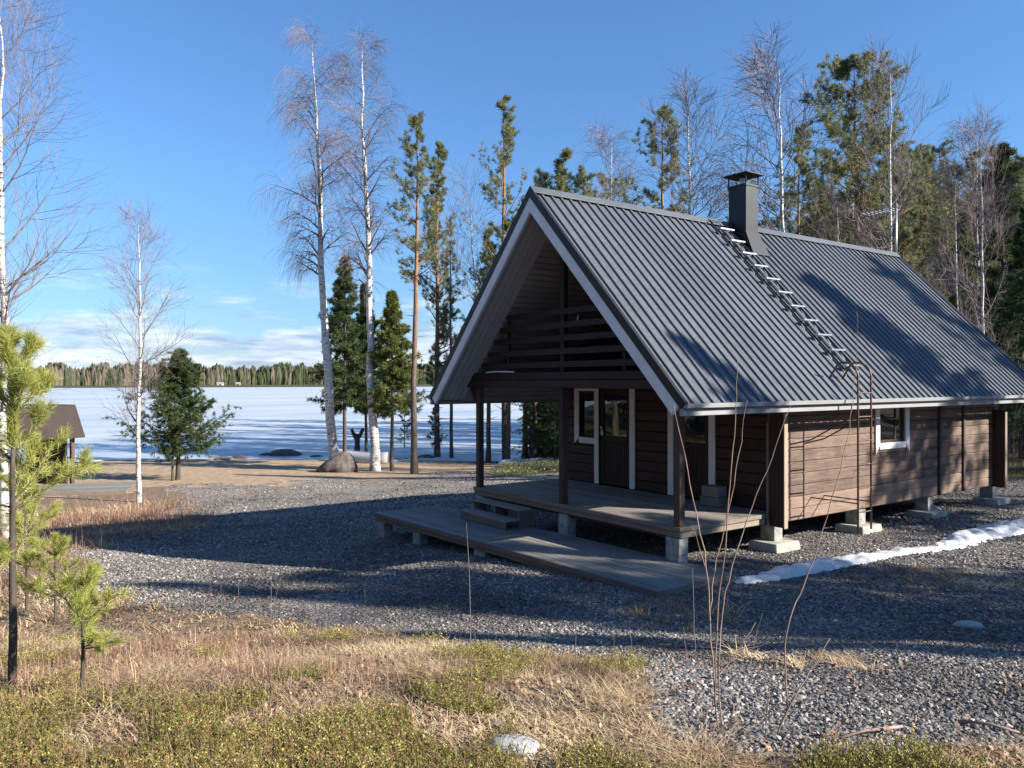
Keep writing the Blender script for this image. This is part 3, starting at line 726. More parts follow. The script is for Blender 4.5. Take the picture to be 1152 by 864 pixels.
def grow(P, R, k, t0, t1, length, ang, grav, n=5, r0=.5, rt=.003, jit=.25, az=None, lenf=None):
    """children on parent polylines P (N,n0,3): k per parent, spread t0..t1, opening angle ang (rad), bend grav (z pull)."""
    Nn, n0, _ = P.shape; idx = np.repeat(np.arange(Nn), k); t = t0+(t1-t0)*((np.tile(np.arange(k), Nn)+RS.rand(Nn*k))/k)
    s = t*(n0-1); i = np.minimum(s.astype(int), n0-2); f = (s-i)[:, None]
    base = P[idx, i]*(1-f)+P[idx, i+1]*f; tan = norm(P[idx, i+1]-P[idx, i]); rb = R[idx, i]*(1-f[:, 0])+R[idx, i+1]*f[:, 0]
    plen = np.linalg.norm(np.diff(P, axis=1), axis=2).sum(1)[idx]
    a = RS.rand(len(t))*2*np.pi if az is None else az(len(t))
    ref = np.where(np.abs(tan[:, 2:3]) > .95, np.array([1., 0, 0]), np.array([0, 0, 1.])); u = norm(np.cross(tan, ref)); w = np.cross(tan, u)
    perp = u*np.cos(a)[:, None]+w*np.sin(a)[:, None]
    an = ang if np.isscalar(ang) else ang(t)
    an = an*(1+jit*(RS.rand(len(t))-.5)); d = norm(tan*np.cos(an)[:, None]+perp*np.sin(an)[:, None])
    L = (length(t, plen) if callable(length) else length*np.ones(len(t)))*(1+.5*(RS.rand(len(t))-.5))
    out = np.zeros((len(t), n, 3)); out[:, 0] = base; cur = base.copy(); gv = grav(t) if callable(grav) else np.full(len(t), grav)
    for q in range(1, n):
        d = norm(d+np.array([0, 0, 1.])*gv[:, None]/(n-1)+RS.randn(len(t), 3)*jit*.35/(n-1)**.5*.8); cur = cur+d*(L/(n-1))[:, None]; out[:, q] = cur
    rs = np.minimum(rb*.9, np.maximum(rb*r0, rt)); Rr = rs[:, None]*(1-np.linspace(0, 1, n)[None])+rt*.7*np.linspace(0, 1, n)[None]
    return out, Rr, t
def trunk_path(h, lean=(0, 0), wob=.02, n=14, seed=0, fork=None):
    t = np.linspace(0, 1, n); rs = np.random.RandomState(seed); w = np.cumsum(rs.randn(n, 2), 0)*wob*h/n**.5*.3; w -= w[0]
    P = np.zeros((1, n, 3)); P[0, :, 0] = lean[0]*h*t+w[:, 0]; P[0, :, 1] = lean[1]*h*t+w[:, 1]; P[0, :, 2] = h*t; return P
def needles(g, C_, D_, L, w, k, spread=.9):
    "k needle blades round every point"
    n = len(C_); idx = np.repeat(np.arange(n), k); d = norm(D_[idx]*(1-spread*.45)+norm(RS.randn(n*k, 3))*spread)
    c = C_[idx]+RS.randn(n*k, 3)*L*.18; side = norm(np.cross(d, RS.randn(n*k, 3)))*w*.5; ll = L*(.6+.7*RS.rand(n*k))[:, None]
    V = np.stack([c-side, c+side, c+d*ll+side*.3, c+d*ll-side*.3], 1).reshape(-1, 3); Q = np.arange(n*k*4).reshape(-1, 4)
    r = np.clip(np.repeat(RS.rand(n)*.8, k)+.25*RS.rand(n*k), 0, 1); g.quads(V, Q, r)
def sample(P, m, t0=.3, t1=1.):
    Nn, n0, _ = P.shape; idx = np.repeat(np.arange(Nn), m); t = t0+(t1-t0)*RS.rand(Nn*m); s = t*(n0-1); i = np.minimum(s.astype(int), n0-2); f = (s-i)[:, None]
    return P[idx, i]*(1-f)+P[idx, i+1]*f, norm(P[idx, i+1]-P[idx, i])

def birch(name, h, r=.14, lean=(0, 0), seed=0, base=.25, spread=.20, weep=1., k1=34, k2=9, k3=7, tw=.006, up=.75, n3=4):
    global RS
    RS = np.random.RandomState(100+seed); P = trunk_path(h, lean, .035, 18, seed); t = np.linspace(0, 1, 18); R = (r*(1-t)**.85+.008)[None]; R[0, 0] *= 1.25
    gt = Geo(); V, Q = tubes(P, R, 10); gt.quads(V, Q)
    gl = Geo()
    L1 = lambda t, pl: h*spread*(.35+.65*np.sin(np.clip((1-(t-base)/(1-base)), 0, 1)**.8*np.pi*.62+.25))
    P1, R1, t1 = grow(P, R, k1, base, .985, L1, lambda t: .95-.45*t+.15, lambda t: up*(.6-.0*t), 7, .42, tw*1.6, .7)
    # droop the ends of weeping birches
    if weep:
        q = np.linspace(0, 1, 7)[None, :]**2.4; P1[:, :, 2] -= q*weep*.22*np.linalg.norm(P1[:, -1]-P1[:, 0], axis=1)[:, None]
    P2, R2, t2 = grow(P1, R1, k2, .15, .98, lambda t, pl: pl*(.55-.3*t)+.15, .75, -.25*weep+.25, 5, .55, tw*1.15, .5)
    P3, R3, t3 = grow(np.concatenate([P2]), R2, k3, .15, 1., lambda t, pl: .25+pl*(.55+.35*weep), .6, -1.7*weep+.25, n3, .6, tw*.85, .6)
    V, Q = tubes(P1, R1, 5); gl.quads(V, Q); g = Geo(); V, Q = tubes(P2, R2, 3); g.quads(V, Q); V, Q = tubes(P3, R3, 3); g.quads(V, Q)
    return dict(trunk=(gt.mesh(name+'_trunk', True), M['bark_birch']), limb=(gl.mesh(name+'_limbs', True), M['bark_limb']), crown=(g.mesh(name+'_crown'), M['bark_twig']))
def pine(name, h, r=.16, lean=(0, 0), seed=0, base=.45, spread=.16, k1=46, k2=6, m=5, L=.17, kn=13, w=.022, mat='needle', top=.35, up=.55, a0=1.25, pw=.7):
    global RS
    RS = np.random.RandomState(300+seed); P = trunk_path(h, lean, .018, 16, seed); t = np.linspace(0, 1, 16); R = (r*(1-t)**.8+.01)[None]; R[0, 0] *= 1.2
    gt = Geo(); V, Q = tubes(P, R, 10); gt.quads(V, Q)
    def L1(t, pl):
        u = (t-base)/(1-base); return h*spread*(np.clip(.5+1.5*u, 0, 1))*np.clip((1-u)**pw+.04, 0, 1)*(.35+1.1*RS.rand(len(t)))
    P1, R1, t1 = grow(P, R, k1, base, .99, L1, lambda t: a0-.55*np.clip((t-base)/(1-base), 0, 1), up, 6, .34, .006, .4)
    P2, R2, t2 = grow(P1, R1, k2, .25, 1., lambda t, pl: pl*(.42-.22*t)+.12, .85, .45, 4, .6, .004, .5)
    kd = 8; Pd, Rd, _ = grow(P, R, kd, base*.45, base, h*.05, 1.45, .1, 5, .2, .005, .4)
    V, Q = tubes(P1, R1, 5); gt.quads(V, Q); V, Q = tubes(Pd, Rd, 4); gt.quads(V, Q)
    g = Geo(); V, Q = tubes(P2, R2, 3); gt.quads(V, Q)
    c, d = sample(P2, m, .3, 1.05); needles(g, c, norm(d+[0, 0, .35]), L, w, kn, .95)
    c, d = sample(P1, 4, .75, 1.03); needles(g, c, norm(d+[0, 0, .35]), L, w, kn, .95)
    c, d = sample(P[:, -3:], 10, .2, 1.); needles(g, c, d, L, w, kn, .9)
    return dict(trunk=(gt.mesh(name+'_trunk', True), M['bark_pine']), crown=(g.mesh(name+'_crown'), M[mat]))
def spruce(name, h, r=.12, lean=(0, 0), seed=0, base=.12, spread=.22, k1=90, k2=9, m=4, L=.13, kn=9, w=.02, mat='needle_d', droop=-.25, power=1.2):
    global RS
    RS = np.random.RandomState(500+seed); P = trunk_path(h, lean, .01, 14, seed); t = np.linspace(0, 1, 14); R = (r*(1-t)**.9+.008)[None]; R[0, 0] *= 1.2
    gt = Geo(); V, Q = tubes(P, R, 9); gt.quads(V, Q)
    def L1(t, pl):
        u = np.clip((t-base)/(1-base), 0, 1); return h*spread*((1-u)**power*np.clip(.65+u*3, 0, 1)+.012)*(.55+.75*RS.rand(len(t)))
    P1, R1, _ = grow(P, R, k1, base, .98, L1, lambda t: 1.65-.75*np.clip((t-base)/(1-base), 0, 1)**1.5, lambda t: droop+.55*t, 6, .28, .005, .25)
    q = np.linspace(0, 1, 6)[None]**2; P1[:, :, 2] += q*.10*np.linalg.norm(P1[:, -1]-P1[:, 0], axis=1)[:, None]
    P2, R2, _ = grow(P1, R1, k2, .12, 1., lambda t, pl: pl*(.38-.22*t)+.06, .95, -.35, 4, .6, .003, .4, az=lambda n: np.where(RS.rand(n) < .5, 0, np.pi)+RS.randn(n)*.5)
    V, Q = tubes(P1, R1, 4); gt.quads(V, Q)
    g = Geo(); c, d = sample(P2, m, .1, 1.05); needles(g, c, norm(d+[0, 0, -.15]), L, w, kn, .75)
    c, d = sample(P1, 9, .15, 1.03); needles(g, c, d, L, w, kn, .75)
    c, d = sample(P[:, -3:], 12, .1, 1.); needles(g, c, norm(d), L*.9, w, kn, .7)
    return dict(trunk=(gt.mesh(name+'_trunk', True), M['bark_spruce']), crown=(g.mesh(name+'_crown'), M[mat]))
def put(kind, spec, loc, label, cat='tree', group=None, rzv=0., scale=1.):
    e = empty(kind, (loc[0], loc[1], loc[2]-.04), rzv); e.scale = (scale,)*3 if np.isscalar(scale) else scale
    tag(e, label, cat, group)
    tr = link('trunk', spec['trunk'][0], spec['trunk'][1], e)
    if 'limb' in spec:
        l = link('limb', spec['limb'][0], spec['limb'][1], tr); l.name = 'limbs'
        link('twigs', spec['crown'][0], spec['crown'][1], e).name = 'crown'
    else: link('crown', spec['crown'][0], spec['crown'][1], e)
    return e
def leanv(dx): return (R0[0]*dx, R0[1]*dx)      # lean to the right of the picture by dx per metre of height
def spot(px, pyb, pyt):
    P = at(px, pyb); D = float((P-CAM)@FW); return P, topz(D, pyt)-P[2], D
#TREES
# the two tall birches and their neighbours by the shore
P, h, D = spot(377, 527, 32); put('birch_tree', birch('birchA', h*.965, .24, leanv(-.034), 1, .44, .120, 1.35, 36, 9, 7, .0048, .5), P, 'tall weeping birch growing from beside the boulder, left of the pair', 'birch')
P, h, D = spot(422, 530, 28); put('birch_tree', birch('birchB', h*.965, .22, leanv(-.02), 2, .42, .112, .9, 34, 9, 7, .0048, .7), P, 'tall leafless white birch right of the boulder, behind its crown dark spruces', 'birch')
P, h, D = spot(8, 605, 10); put('birch_tree', birch('birchC', h, .085, leanv(.005), 3, .12, .165, 0., 44, 8, 6, .0034, 1.0), P, 'leafless white birch with purplish twigs at the left edge of the photo', 'birch')
P, h, D = spot(156, 565, 252); put('birch_tree', birch('birchD', h, .070, leanv(.012), 4, .24, .17, 0., 30, 7, 6, .0036, .95), P, 'slim young white birch on the dry grass left of the small bushy spruce', 'birch')
P, h, D = spot(200, 540, 392); put('spruce_tree', spruce('spruceA', h, .09, leanv(.02), 5, .22, .40, 100, 12, 6, .11, 9, .020, 'needle_d', .55, .9), P, 'small bushy dark spruce standing alone on the sandy shore', 'spruce')
P, h, D = spot(194, 541, 470); put('spruce_tree', spruce('spruceA2', h, .05, leanv(.03), 15, .35, .25, 30, 6, 4, .11, 8, .020, 'needle_d', .5, .9), P, 'thin second stem growing close against the small bushy spruce', 'spruce')
P, h, D = spot(388, 524, 286); put('spruce_tree', spruce('spruceB', h, .10, leanv(0), 6, .27, .17, 120, 11, 5, .16, 9, .028, 'needle_d', -.35, .95), P, 'dark dense spruce between the two tall birches', 'spruce')
P, h, D = spot(412, 516, 318); put('spruce_tree', spruce('spruceC', h, .09, leanv(0), 7, .28, .15, 150, 10, 6, .17, 10, .032, 'needle_d', -.3, .95), P, 'narrow dark spruce partly hidden behind the right tall birch', 'spruce')
P, h, D = spot(441, 530, 325); put('spruce_tree', spruce('spruceD', h, .09, leanv(0), 8, .34, .17, 105, 11, 5, .16, 9, .028, 'needle_y', -.35, .95), P, 'greener spruce with a bare lower stem right of the tall birches', 'spruce')
P, h, D = spot(466, 533, 132); put('pine_tree', pine('pineA', h, .15, leanv(.008), 9, .52, .12, 44, 6, 4, .15, 11, .022), P, 'slender orange-barked pine with thin crown right of the tall birches', 'pine')
P, h, D = spot(492, 514, 158); put('pine_tree', pine('pineB', h, .17, leanv(-.0), 10, .22, .13, 90, 7, 5, .15, 12, .024), P, 'dense yellow-green pine just right of the slender pine by the shore', 'pine')
P, h, D = spot(508, 516, 250); put('pine_tree', pine('pineC', h, .10, leanv(0), 31, .55, .07, 26, 4, 3, .15, 9, .024), P, 'thin short pine stem left of the cabin eave', 'pine')
P = atD(569, 43); put('pine_tree', pine('pineD', topz(43, 112)-P[2], .17, leanv(-.002), 11, .30, .14, 62, 7, 4, .16, 11, .026), P, 'tall pine rising left of the roof peak', 'pine')
# trees seen over the roof, left to right
PB = [pine('pineX%d' % i, 17+i, .18, (0, 0), 20+i, [.34, .42, .25, .5][i], [.19, .155, .175, .17][i], [62, 52, 74, 44][i], 7, 5, .18, 11, .028, 'needle', .35, .4, 1.4, .6) for i in range(4)]
SB = [spruce('spruceX%d' % i, 14+i*2, .17, (0, 0), 40+i, [.06, .16, .10][i], [.20, .17, .15][i], 140, 8, 4, .20, 8, .035, ['needle_d', 'needle_d', 'needle_y'][i], -.35, .8) for i in range(3)]
BB = [birch('birchX%d' % i, 14+i*2, .13, (0, 0), 60+i, [.32, .25, .4][i], [.20, .17, .16][i], [.3, 0., .6][i], 30, 8, 6, .0085, .8) for i in range(3)]
HX = {id(s): hh for s, hh in [(PB[0], 17), (PB[1], 18), (PB[2], 19), (PB[3], 20), (SB[0], 14), (SB[1], 16), (SB[2], 18), (BB[0], 14), (BB[1], 16), (BB[2], 18)]}
def far_tree(kind, spec, px, D, pyt, label, cat, group=None, rot=None, wide=1.):
    P = atD(px, D); h = topz(D, pyt)-P[2]; s = h/HX[id(spec)]; return put(kind, spec, P, label, cat, group, random.uniform(0, 6.28) if rot is None else rot, (s*wide, s*wide, s))
far_tree('pine_tree', PB[2], 612, 48, 196, 'pale pine top peeping out just left of the roof ridge end', 'pine')
far_tree('pine_tree', PB[0], 632, 52, 174, 'wide pine crown above the front end of the roof ridge', 'pine')
far_tree('pine_tree', PB[1], 656, 60, 190, 'pine crown right of the wide pine above the roof ridge', 'pine')
far_tree('birch_tree', BB[2], 692, 56, 163, 'small drooping bare birch above the roof ridge', 'birch')
far_tree('pine_tree', PB[3], 683, 66, 200, 'short pine top below the small drooping birch', 'pine')
far_tree('pine_tree', PB[1], 748, 50, 122, 'tall pine above the roof just left of a bare birch', 'pine')
far_tree('birch_tree', BB[1], 778, 45, 112, 'bare many-branched birch left of the chimney', 'birch', wide=1.1)
far_tree('birch_tree', BB[0], 884, 44, 76, 'tall bare birch right of the chimney', 'birch')
far_tree('pine_tree', PB[2], 900, 52, 145, 'pine behind the tall bare birch right of the chimney', 'pine')
PK = pine('pineK', 18, .22, (0, 0), 77, .20, .23, 120, 8, 6, .18, 11, .030, 'needle', .35, .25, 1.5, .5); HX[id(PK)] = 18
far_tree('pine_tree', PK, 964, 38, 70, 'tallest dark pine with wide crown behind the roof', 'pine', rot=1., wide=1.)
far_tree('birch_tree', BB[1], 1003, 34, 84, 'bare birch right of the tallest dark pine', 'birch', wide=.85)
far_tree('pine_tree', PB[3], 1036, 42, 190, 'pine behind the aerial mast', 'pine')
far_tree('birch_tree', BB[0], 1078, 30, 190, 'leaning bare birch with pale stem behind the far end of the roof', 'birch', wide=.6)
far_tree('birch_tree', BB[1], 1106, 27, 150, 'brownish bare birch near the right edge behind the roof', 'birch', wide=.7)
far_tree('spruce_tree', SB[1], 1128, 34, 160, 'dark spruce near the right edge behind the roof', 'spruce')
far_tree('spruce_tree', SB[0], 1150, 28, 250, 'dark green spruce at the right edge behind the cabin corner', 'spruce')
far_tree('spruce_tree', SB[1], 1170, 23, 200, 'big dark spruce just beyond the right edge of the photo', 'spruce')
rr = random.Random(5)
for i in range(46):       # the forest behind the right half of the roof
    px = 905+i*7.2+rr.uniform(-8, 8); D = rr.uniform(36, 72); k = rr.random()
    pyt = rr.uniform(148, 215)+(0 if px > 1000 else 25)
    if k < .68: far_tree('pine_tree', PB[rr.randrange(4)], px, D, pyt, 'one of many pines in the forest behind the right half of the roof', 'pine', 'forest pines behind the cabin')
    elif k < .9: far_tree('spruce_tree', SB[rr.randrange(3)], px, D, pyt+25, 'one of the spruces in the forest behind the right half of the roof', 'spruce', 'forest spruces behind the cabin')
    else: far_tree('birch_tree', BB[rr.randrange(3)], px, D*.8, pyt, 'one of the bare birches in the forest behind the right half of the roof', 'birch', 'forest birches behind the cabin')
for i in range(12):       # low dark spruces that close the view under the forest
    px = 1060+i*13+rr.uniform(-6, 6); D = rr.uniform(25, 40)
    far_tree('spruce_tree', SB[rr.randrange(3)], px, D, rr.uniform(300, 400), 'low young spruce in the dark thicket behind the cabin corner', 'spruce', 'thicket spruces behind the cabin')
for i in range(16):
    px = 640+i*17+rr.uniform(-6, 6); D = rr.uniform(50, 80); k = rr.random()
    far_tree('pine_tree', PB[rr.randrange(4)], px, D, rr.uniform(232, 285), 'one of the forest pines mostly hidden behind the roof', 'pine', 'forest pines hidden by the roof')
for px, D, pyt in ((549, 43, 260), (571, 41, 250), (590, 43, 230), (601, 42, 260), (613, 46, 240), (622, 44, 262), (640, 48, 245), (655, 42, 250)):
    far_tree('pine_tree', PB[rr.randrange(4)], px, D, pyt, 'one of the tree trunks seen under the porch roof beyond the floor', 'pine', 'trunks seen through the porch')
for px, D, pyt in ((596, 42, 395), (612, 45, 380), (624, 40, 400), (640, 42, 385), (603, 44, 410), (668, 46, 380), (618, 43, 390), (632, 41, 405)):
    far_tree('spruce_tree', SB[rr.randrange(3)], px, D, pyt, 'one of the low spruces seen through the porch beside the lake', 'spruce', 'low spruces seen through the porch')
P = atD(540, 43); put('birch_tree', birch('birchE', topz(43, 230)-P[2], .08, leanv(-.02), 12, .3, .22, .1, 22, 7, 5, .007), P, 'thin bare birch between the dense pine and the roof', 'birch')
for px, pyb, pyt, lb in ((455, 503, 442, 'small young pine on the shore ice left of the cabin eave, the larger one'), (489, 508, 458, 'small young pine on the shore ice nearest the cabin eave')):
    P, h, D = spot(px, pyb, pyt); P[2] = -2.4 if P[0] < -27 else P[2]
    put('young_pine', spruce('youngp%d' % px, h, .035, (0, 0), 70+px, .12, .26, 26, 5, 4, .10, 8, .02, 'needle_d', .3, .9), P, lb, 'pine')

# trees out of the picture on the sunny side: they throw the shadows over roof, wall and gravel
SH = empty  # (alias kept simple)
def shade(kind, spec, target, t, h, label, wide=1.):
    x = target[0]+t*SUN[0]/math.hypot(SUN[0], SUN[1]); y = target[1]+t*SUN[1]/math.hypot(SUN[0], SUN[1])
    s = h/HX[id(spec)]; put(kind, spec, (x, y, H1(x, y)), label, kind.split('_')[0], 'trees on the sunny side of the yard', random.uniform(0, 6), (s*wide, s*wide, s))
lbS = 'tree on the sunny side of the yard outside the photo'
HD = SUN[:2]/math.hypot(SUN[0], SUN[1]); K = SUN[2]/math.hypot(SUN[0], SUN[1])
def caster(kind, spec, tip, L, wd):
    "a tree whose top throws its shadow on the point tip, standing L metres sunwards"
    x, y = tip[0]+HD[0]*L, tip[1]+HD[1]*L; g_ = H1(x, y); h = tip[2]+K*L-g_; s_ = h/HX[id(spec)]
    put(kind, spec, (x, y, g_), lbS, kind.split('_')[0], 'trees on the sunny side of the yard', random.uniform(0, 6), (s_*wd, s_*wd, s_))
def back(px, py, m): P = at(px, py); q = P[:2]-HD*m; return (q[0], q[1], H1(q[0], q[1]))
caster('spruce_tree', SB[1], (-1.75, 5.35, 4.2), 17, 1.15)
caster('pine_tree', PB[1], (-2.3, 9.1, 4.9), 21, .9)
caster('spruce_tree', SB[2], (-.40, .10, 2.80), 15, 1.0)
caster('spruce_tree', SB[1], back(1100, 733, 5.5), 20, .85)
caster('pine_tree', PB[0], back(1140, 688, 9.), 24, .80)
caster('pine_tree', PB[3], back(1100, 650, 3.), 20, .9)
caster('birch_tree', BB[1], back(1100, 668, 5.), 19, .8)
caster('pine_tree', PB[2], back(1150, 720, 3.), 23, .8)
caster('spruce_tree', SB[1], back(300, 668, 1.), 24, .75)
caster('pine_tree', PB[1], back(560, 655, 2.), 25, .9)
caster('spruce_tree', SB[0], back(1152, 655, 2.), 19, .9)
caster('spruce_tree', SB[1], back(330, 650, .5), 27, 1.)
caster('pine_tree', PB[2], back(240, 660, 1.), 30, .9)
caster('spruce_tree', SB[2], back(300, 535, 2.), 37, .7)
caster('pine_tree', PB[1], back(420, 528, 5.), 40, .8)
n_ = 0
for i in range(260):  # unseen ring of trees, added to hold back low sky light
    a_ = rr.uniform(0, 2*math.pi); R_ = rr.uniform(43, 64); x, y = R_*math.cos(a_), 3+R_*math.sin(a_)
    v = np.array([x, y, 0])-CAM*[1, 1, 0]; D_, l_ = v@FW, v@RC
    if D_ > 0 and (abs(l_) < D_*.70 or D_ > 44): continue
    k = rr.random(); sp, kd = ((PB[rr.randrange(4)], 'pine_tree') if k < .4 else (SB[rr.randrange(3)], 'spruce_tree'))
    put(kd, sp, (x, y, H1(x, y)), 'forest tree round the yard outside the photo', kd.split('_')[0], 'forest round the yard', rr.uniform(0, 6), rr.uniform(.75, 1.05)); n_ += 1
# trees behind the camera, mirrored in the door panes
for i in range(46):
    x = rr.uniform(-34, 4); y = rr.uniform(-34, -15)-(4 if x > 0 else 0)-(.25*max(0, -20-x)); k = rr.random(); s = rr.uniform(.6, .9)
    sp, kd = ((PB[rr.randrange(4)], 'pine_tree') if k < .5 else (BB[rr.randrange(3)], 'birch_tree') if k < .75 else (SB[2], 'spruce_tree'))
    put(kd, sp, (x, y, H1(x, y)), 'tree behind the photographer mirrored in the porch door panes', kd.split('_')[0], 'trees behind the photographer', rr.uniform(0, 6), s)

#REST
# ------------------------------------------------------------------ far shore
def far_forest():
    g = Geo(); rs = np.random.RandomState(9); n = 24000
    px = rs.uniform(-400, 1500, n); D = np.interp(px, [-400, 30, 500, 1500], [600, 760, 1150, 1500])*(1+.10*rs.rand(n)**1.3)
    d = FW[None]+RC[None]*((px-576)/FPX)[:, None]; P = CAM+d*D[:, None]; z0 = np.full(n, -2.3)+(D/np.interp(px, [-400, 30, 500, 1500], [600, 760, 1150, 1500])-1)*30
    hh = np.interp(px, [-400, 60, 500, 1500], [17, 20, 25, 30])*(.50+.52*rs.rand(n)**1.3+.5*vnoise(px, 3, 22.)+.3*vnoise(px, 9, 5.)); w = hh*rs.uniform(.05, .14, n)*1.0
    bare = rs.rand(n) < np.interp(px, [30, 120, 300, 500], [.6, .5, .2, .15]); lv = [(0.02, .7), (.35, 1.), (.6, .95), (.85, .55), (1., .08)]; s = 6
    a = np.arange(s)*2*np.pi/s; V = np.zeros((n, 5, s, 3))
    for i, (zf, wf) in enumerate(lv):
        wj = w[:, None]*wf*(.6+.8*rs.rand(n, s)); V[:, i, :, 0] = P[:, 0, None]+wj*np.cos(a); V[:, i, :, 1] = P[:, 1, None]+wj*np.sin(a); V[:, i, :, 2] = z0[:, None]+hh[:, None]*(zf+.05*rs.randn(n, s))
    base = (np.arange(n)*5*s)[:, None, None]; i = np.arange(4)[None, :, None]; k = np.arange(s)[None, None, :]; k2 = (k+1) % s
    Q = np.stack([base+i*s+k, base+i*s+k2, base+(i+1)*s+k2, base+(i+1)*s+k], -1).reshape(-1, 4)
    r = np.repeat(np.where(bare, .75+.25*rs.rand(n), .6*rs.rand(n)), 4*s); g.quads(V.reshape(-1, 3), Q, r)
    return g.mesh('far_forest')
m, nt, b = newmat('far_forest_mix')
nt.links.new(ramp(nt, attr(nt, 'rnd').outputs['Fac'], [(0, (.035, .048, .024)), (.35, (.055, .068, .034)), (.6, (.08, .085, .045)), (.7, (.10, .085, .06)), (1., (.15, .12, .095))]), b.inputs['Base Color']); b.inputs['Specular IOR Level'].default_value = .1
ff = link('far_forest', far_forest(), m); tag(ff, 'long band of forest along the far shore of the frozen lake', 'forest', kind='stuff')
for px, D, w, lb, mt in ((248, 880, 9, 'tiny white cottage on the far shore behind the lone bushy spruce', 'white'), (268, 900, 6, 'tiny pale cottage on the far shore, right of the white one', 'greywhite')):
    P = atD(px, D); z = -2.3; w *= .7; e = empty('far_cottage', (P[0], P[1], z), YAW*-1+.2); tag(e, lb, 'cottage')
    b = MB(); b.box(-w/2, w/2, -3, 3, 0, 2.4); b.build('wall', M[mt], e)
    b = MB(); b.prism([(-3.6, 2.3), (3.6, 2.3), (0, 4.4)], 'x', -w/2-.6, w/2+.6); b.build('roof', M['gutter'], e)
    b = MB(); b.box(-1, 1, -3.06, -3.01, .7, 1.9); b.build('window', M['glass'], e)

# ------------------------------------------------------------------ shore things
def rock_mesh(name, a, bb, c, seed, sub=3, rough=.25, taper=0.):
    bm = bmesh.new(); bmesh.ops.create_icosphere(bm, subdivisions=sub, radius=1.); rs = np.random.RandomState(seed)
    ph = rs.rand(6, 3)*6; fr = rs.randn(6, 3)*1.6
    for v in bm.verts:
        p = np.array(v.co); n = sum(math.sin(p@fr[i]+ph[i, 0])*(.5 if i < 3 else .3) for i in range(6))*rough*.5
        q = p*(1+n); q = np.round(q*2.6)/2.6*.30+q*.70; v.co = (q[0]*a*(1-taper*q[2])+taper*.3*q[2], q[1]*bb*(1-taper*q[2]), q[2]*c)
    me = bpy.data.meshes.new(name); bm.to_mesh(me); bm.free(); me.polygons.foreach_set('use_smooth', [sub > 2]*len(me.polygons)); return me
def rockmat(name, c0, c1):
    m, nt, b = newmat(name); n = noise(nt, coord(nt), 3.5, 7, .7)
    nt.links.new(ramp(nt, n, [(.3, c0), (.7, c1)]), b.inputs['Base Color']); bump(nt, b, noise(nt, coord(nt), 9, 6, .7), .03); b.inputs['Roughness'].default_value = .9; return m
M['rock'] = rockmat('granite', (.05, .042, .038), (.19, .16, .145)); M['rockp'] = rockmat('pale_stone', (.30, .29, .27), (.52, .51, .48))
P = at(381, 531); o = link('boulder', rock_mesh('boulder', .74, .62, .66, 23, 4, .55, .5), M['rock'], None, (P[0], P[1], P[2]+.22)); o.rotation_euler = (0, .1, .9); tag(o, 'large grey brown boulder at the foot of the left tall birch', 'boulder')
for i, (px, py, s, lb) in enumerate(((322, 512, .85, 'low dark rock at the water edge, the longest left of the boulder'), (302, 512, .4, 'small dark rock left of the long low rock at the water edge'), (268, 516, .5, 'brown rock at the water edge, second from the left'), (252, 517, .45, 'brown mossy rock at the water edge, leftmost of them'), (355, 514, .3, 'small dark rock at the water edge just left of the boulder'), (478, 515, .5, 'dark flat rock at the shore right of the slender pine'))):
    P = at(px, py); o = link('shore_rock', rock_mesh('shore_rock', s*1.5, s, s*.45, 10+i), M['rock'], None, (P[0], P[1], P[2]-.05)); o.rotation_euler = (0, 0, 1.+i); tag(o, lb, 'rock', 'rocks along the shore')
for (px, py, s, lb) in ((1090, 707, .12, 'pale flat stone lying on the gravel at the right'), (580, 847, .11, 'pale stone in the dry grass at the bottom edge')):
    P = at(px, py); o = link('pale_stone', rock_mesh('pale_stone', s*1.2, s*.8, s*.45, px), M['rockp'], None, (P[0], P[1], P[2]+.03)); o.rotation_euler = (0, 0, .6); tag(o, lb, 'stone')
# rowing boat, turned keel up
P = at(408, 520); bt = empty('rowing_boat', (P[0], P[1], P[2]+.12), .35); bt.scale = (.85, .9, 1.); tag(bt, 'pale grey rowing boat lying keel up on the shore behind the birches', 'boat')
def boat():
    V = []; n = 13; m_ = 9; Lb = 4.4
    for i in range(n):
        u = i/(n-1); x = (u-.5)*Lb; w = .66*(math.sin(math.pi*min(1, u*.86+.14))**.6 if u < .98 else .05); w = max(w, .02); hgt = .46+.10*abs(2*u-1)**2
        for j in range(m_):
            a = -math.pi/2+math.pi*j/(m_-1); V.append((x, w*math.sin(a), hgt*abs(math.cos(a))**.7-.05+.0*u))
    Fq = [(i*m_+j, i*m_+j+1, (i+1)*m_+j+1, (i+1)*m_+j) for i in range(n-1) for j in range(m_-1)]
    V.append((-.5*Lb, 0, -.05)); c = len(V)-1; me = bpy.data.meshes.new('hull'); me.from_pydata(V, [], Fq+[tuple(range(m_))]); me.polygons.foreach_set('use_smooth', [True]*len(me.polygons)); return me
hl = link('hull', boat(), M['greywhite'], bt); sm = hl.modifiers.new('t', 'SOLIDIFY'); sm.thickness = .02
b = MB(); b.box(-2.1, 1.9, -.015, .015, .40, .48); b.build('keel', M['greywhite'], bt, .005)
b = MB(); b.tube([(-2.1, 0, -.02), (-2.05, .50, -.06), (-1, .66, -.06), (0, .67, -.06), (1., .6, -.06), (2.1, .1, -.05)], .025, 6); b.tube([(-2.05, -.50, -.06), (-1, -.66, -.06), (0, -.67, -.06), (1., -.6, -.06), (2.1, -.1, -.05)], .025, 6); b.build('gunwale', M['steel'], bt)
P = at(402, 511); e = empty('tree_stump', (P[0], P[1], P[2])); tag(e, 'dark forked tree stump standing at the shore behind the boat', 'stump')
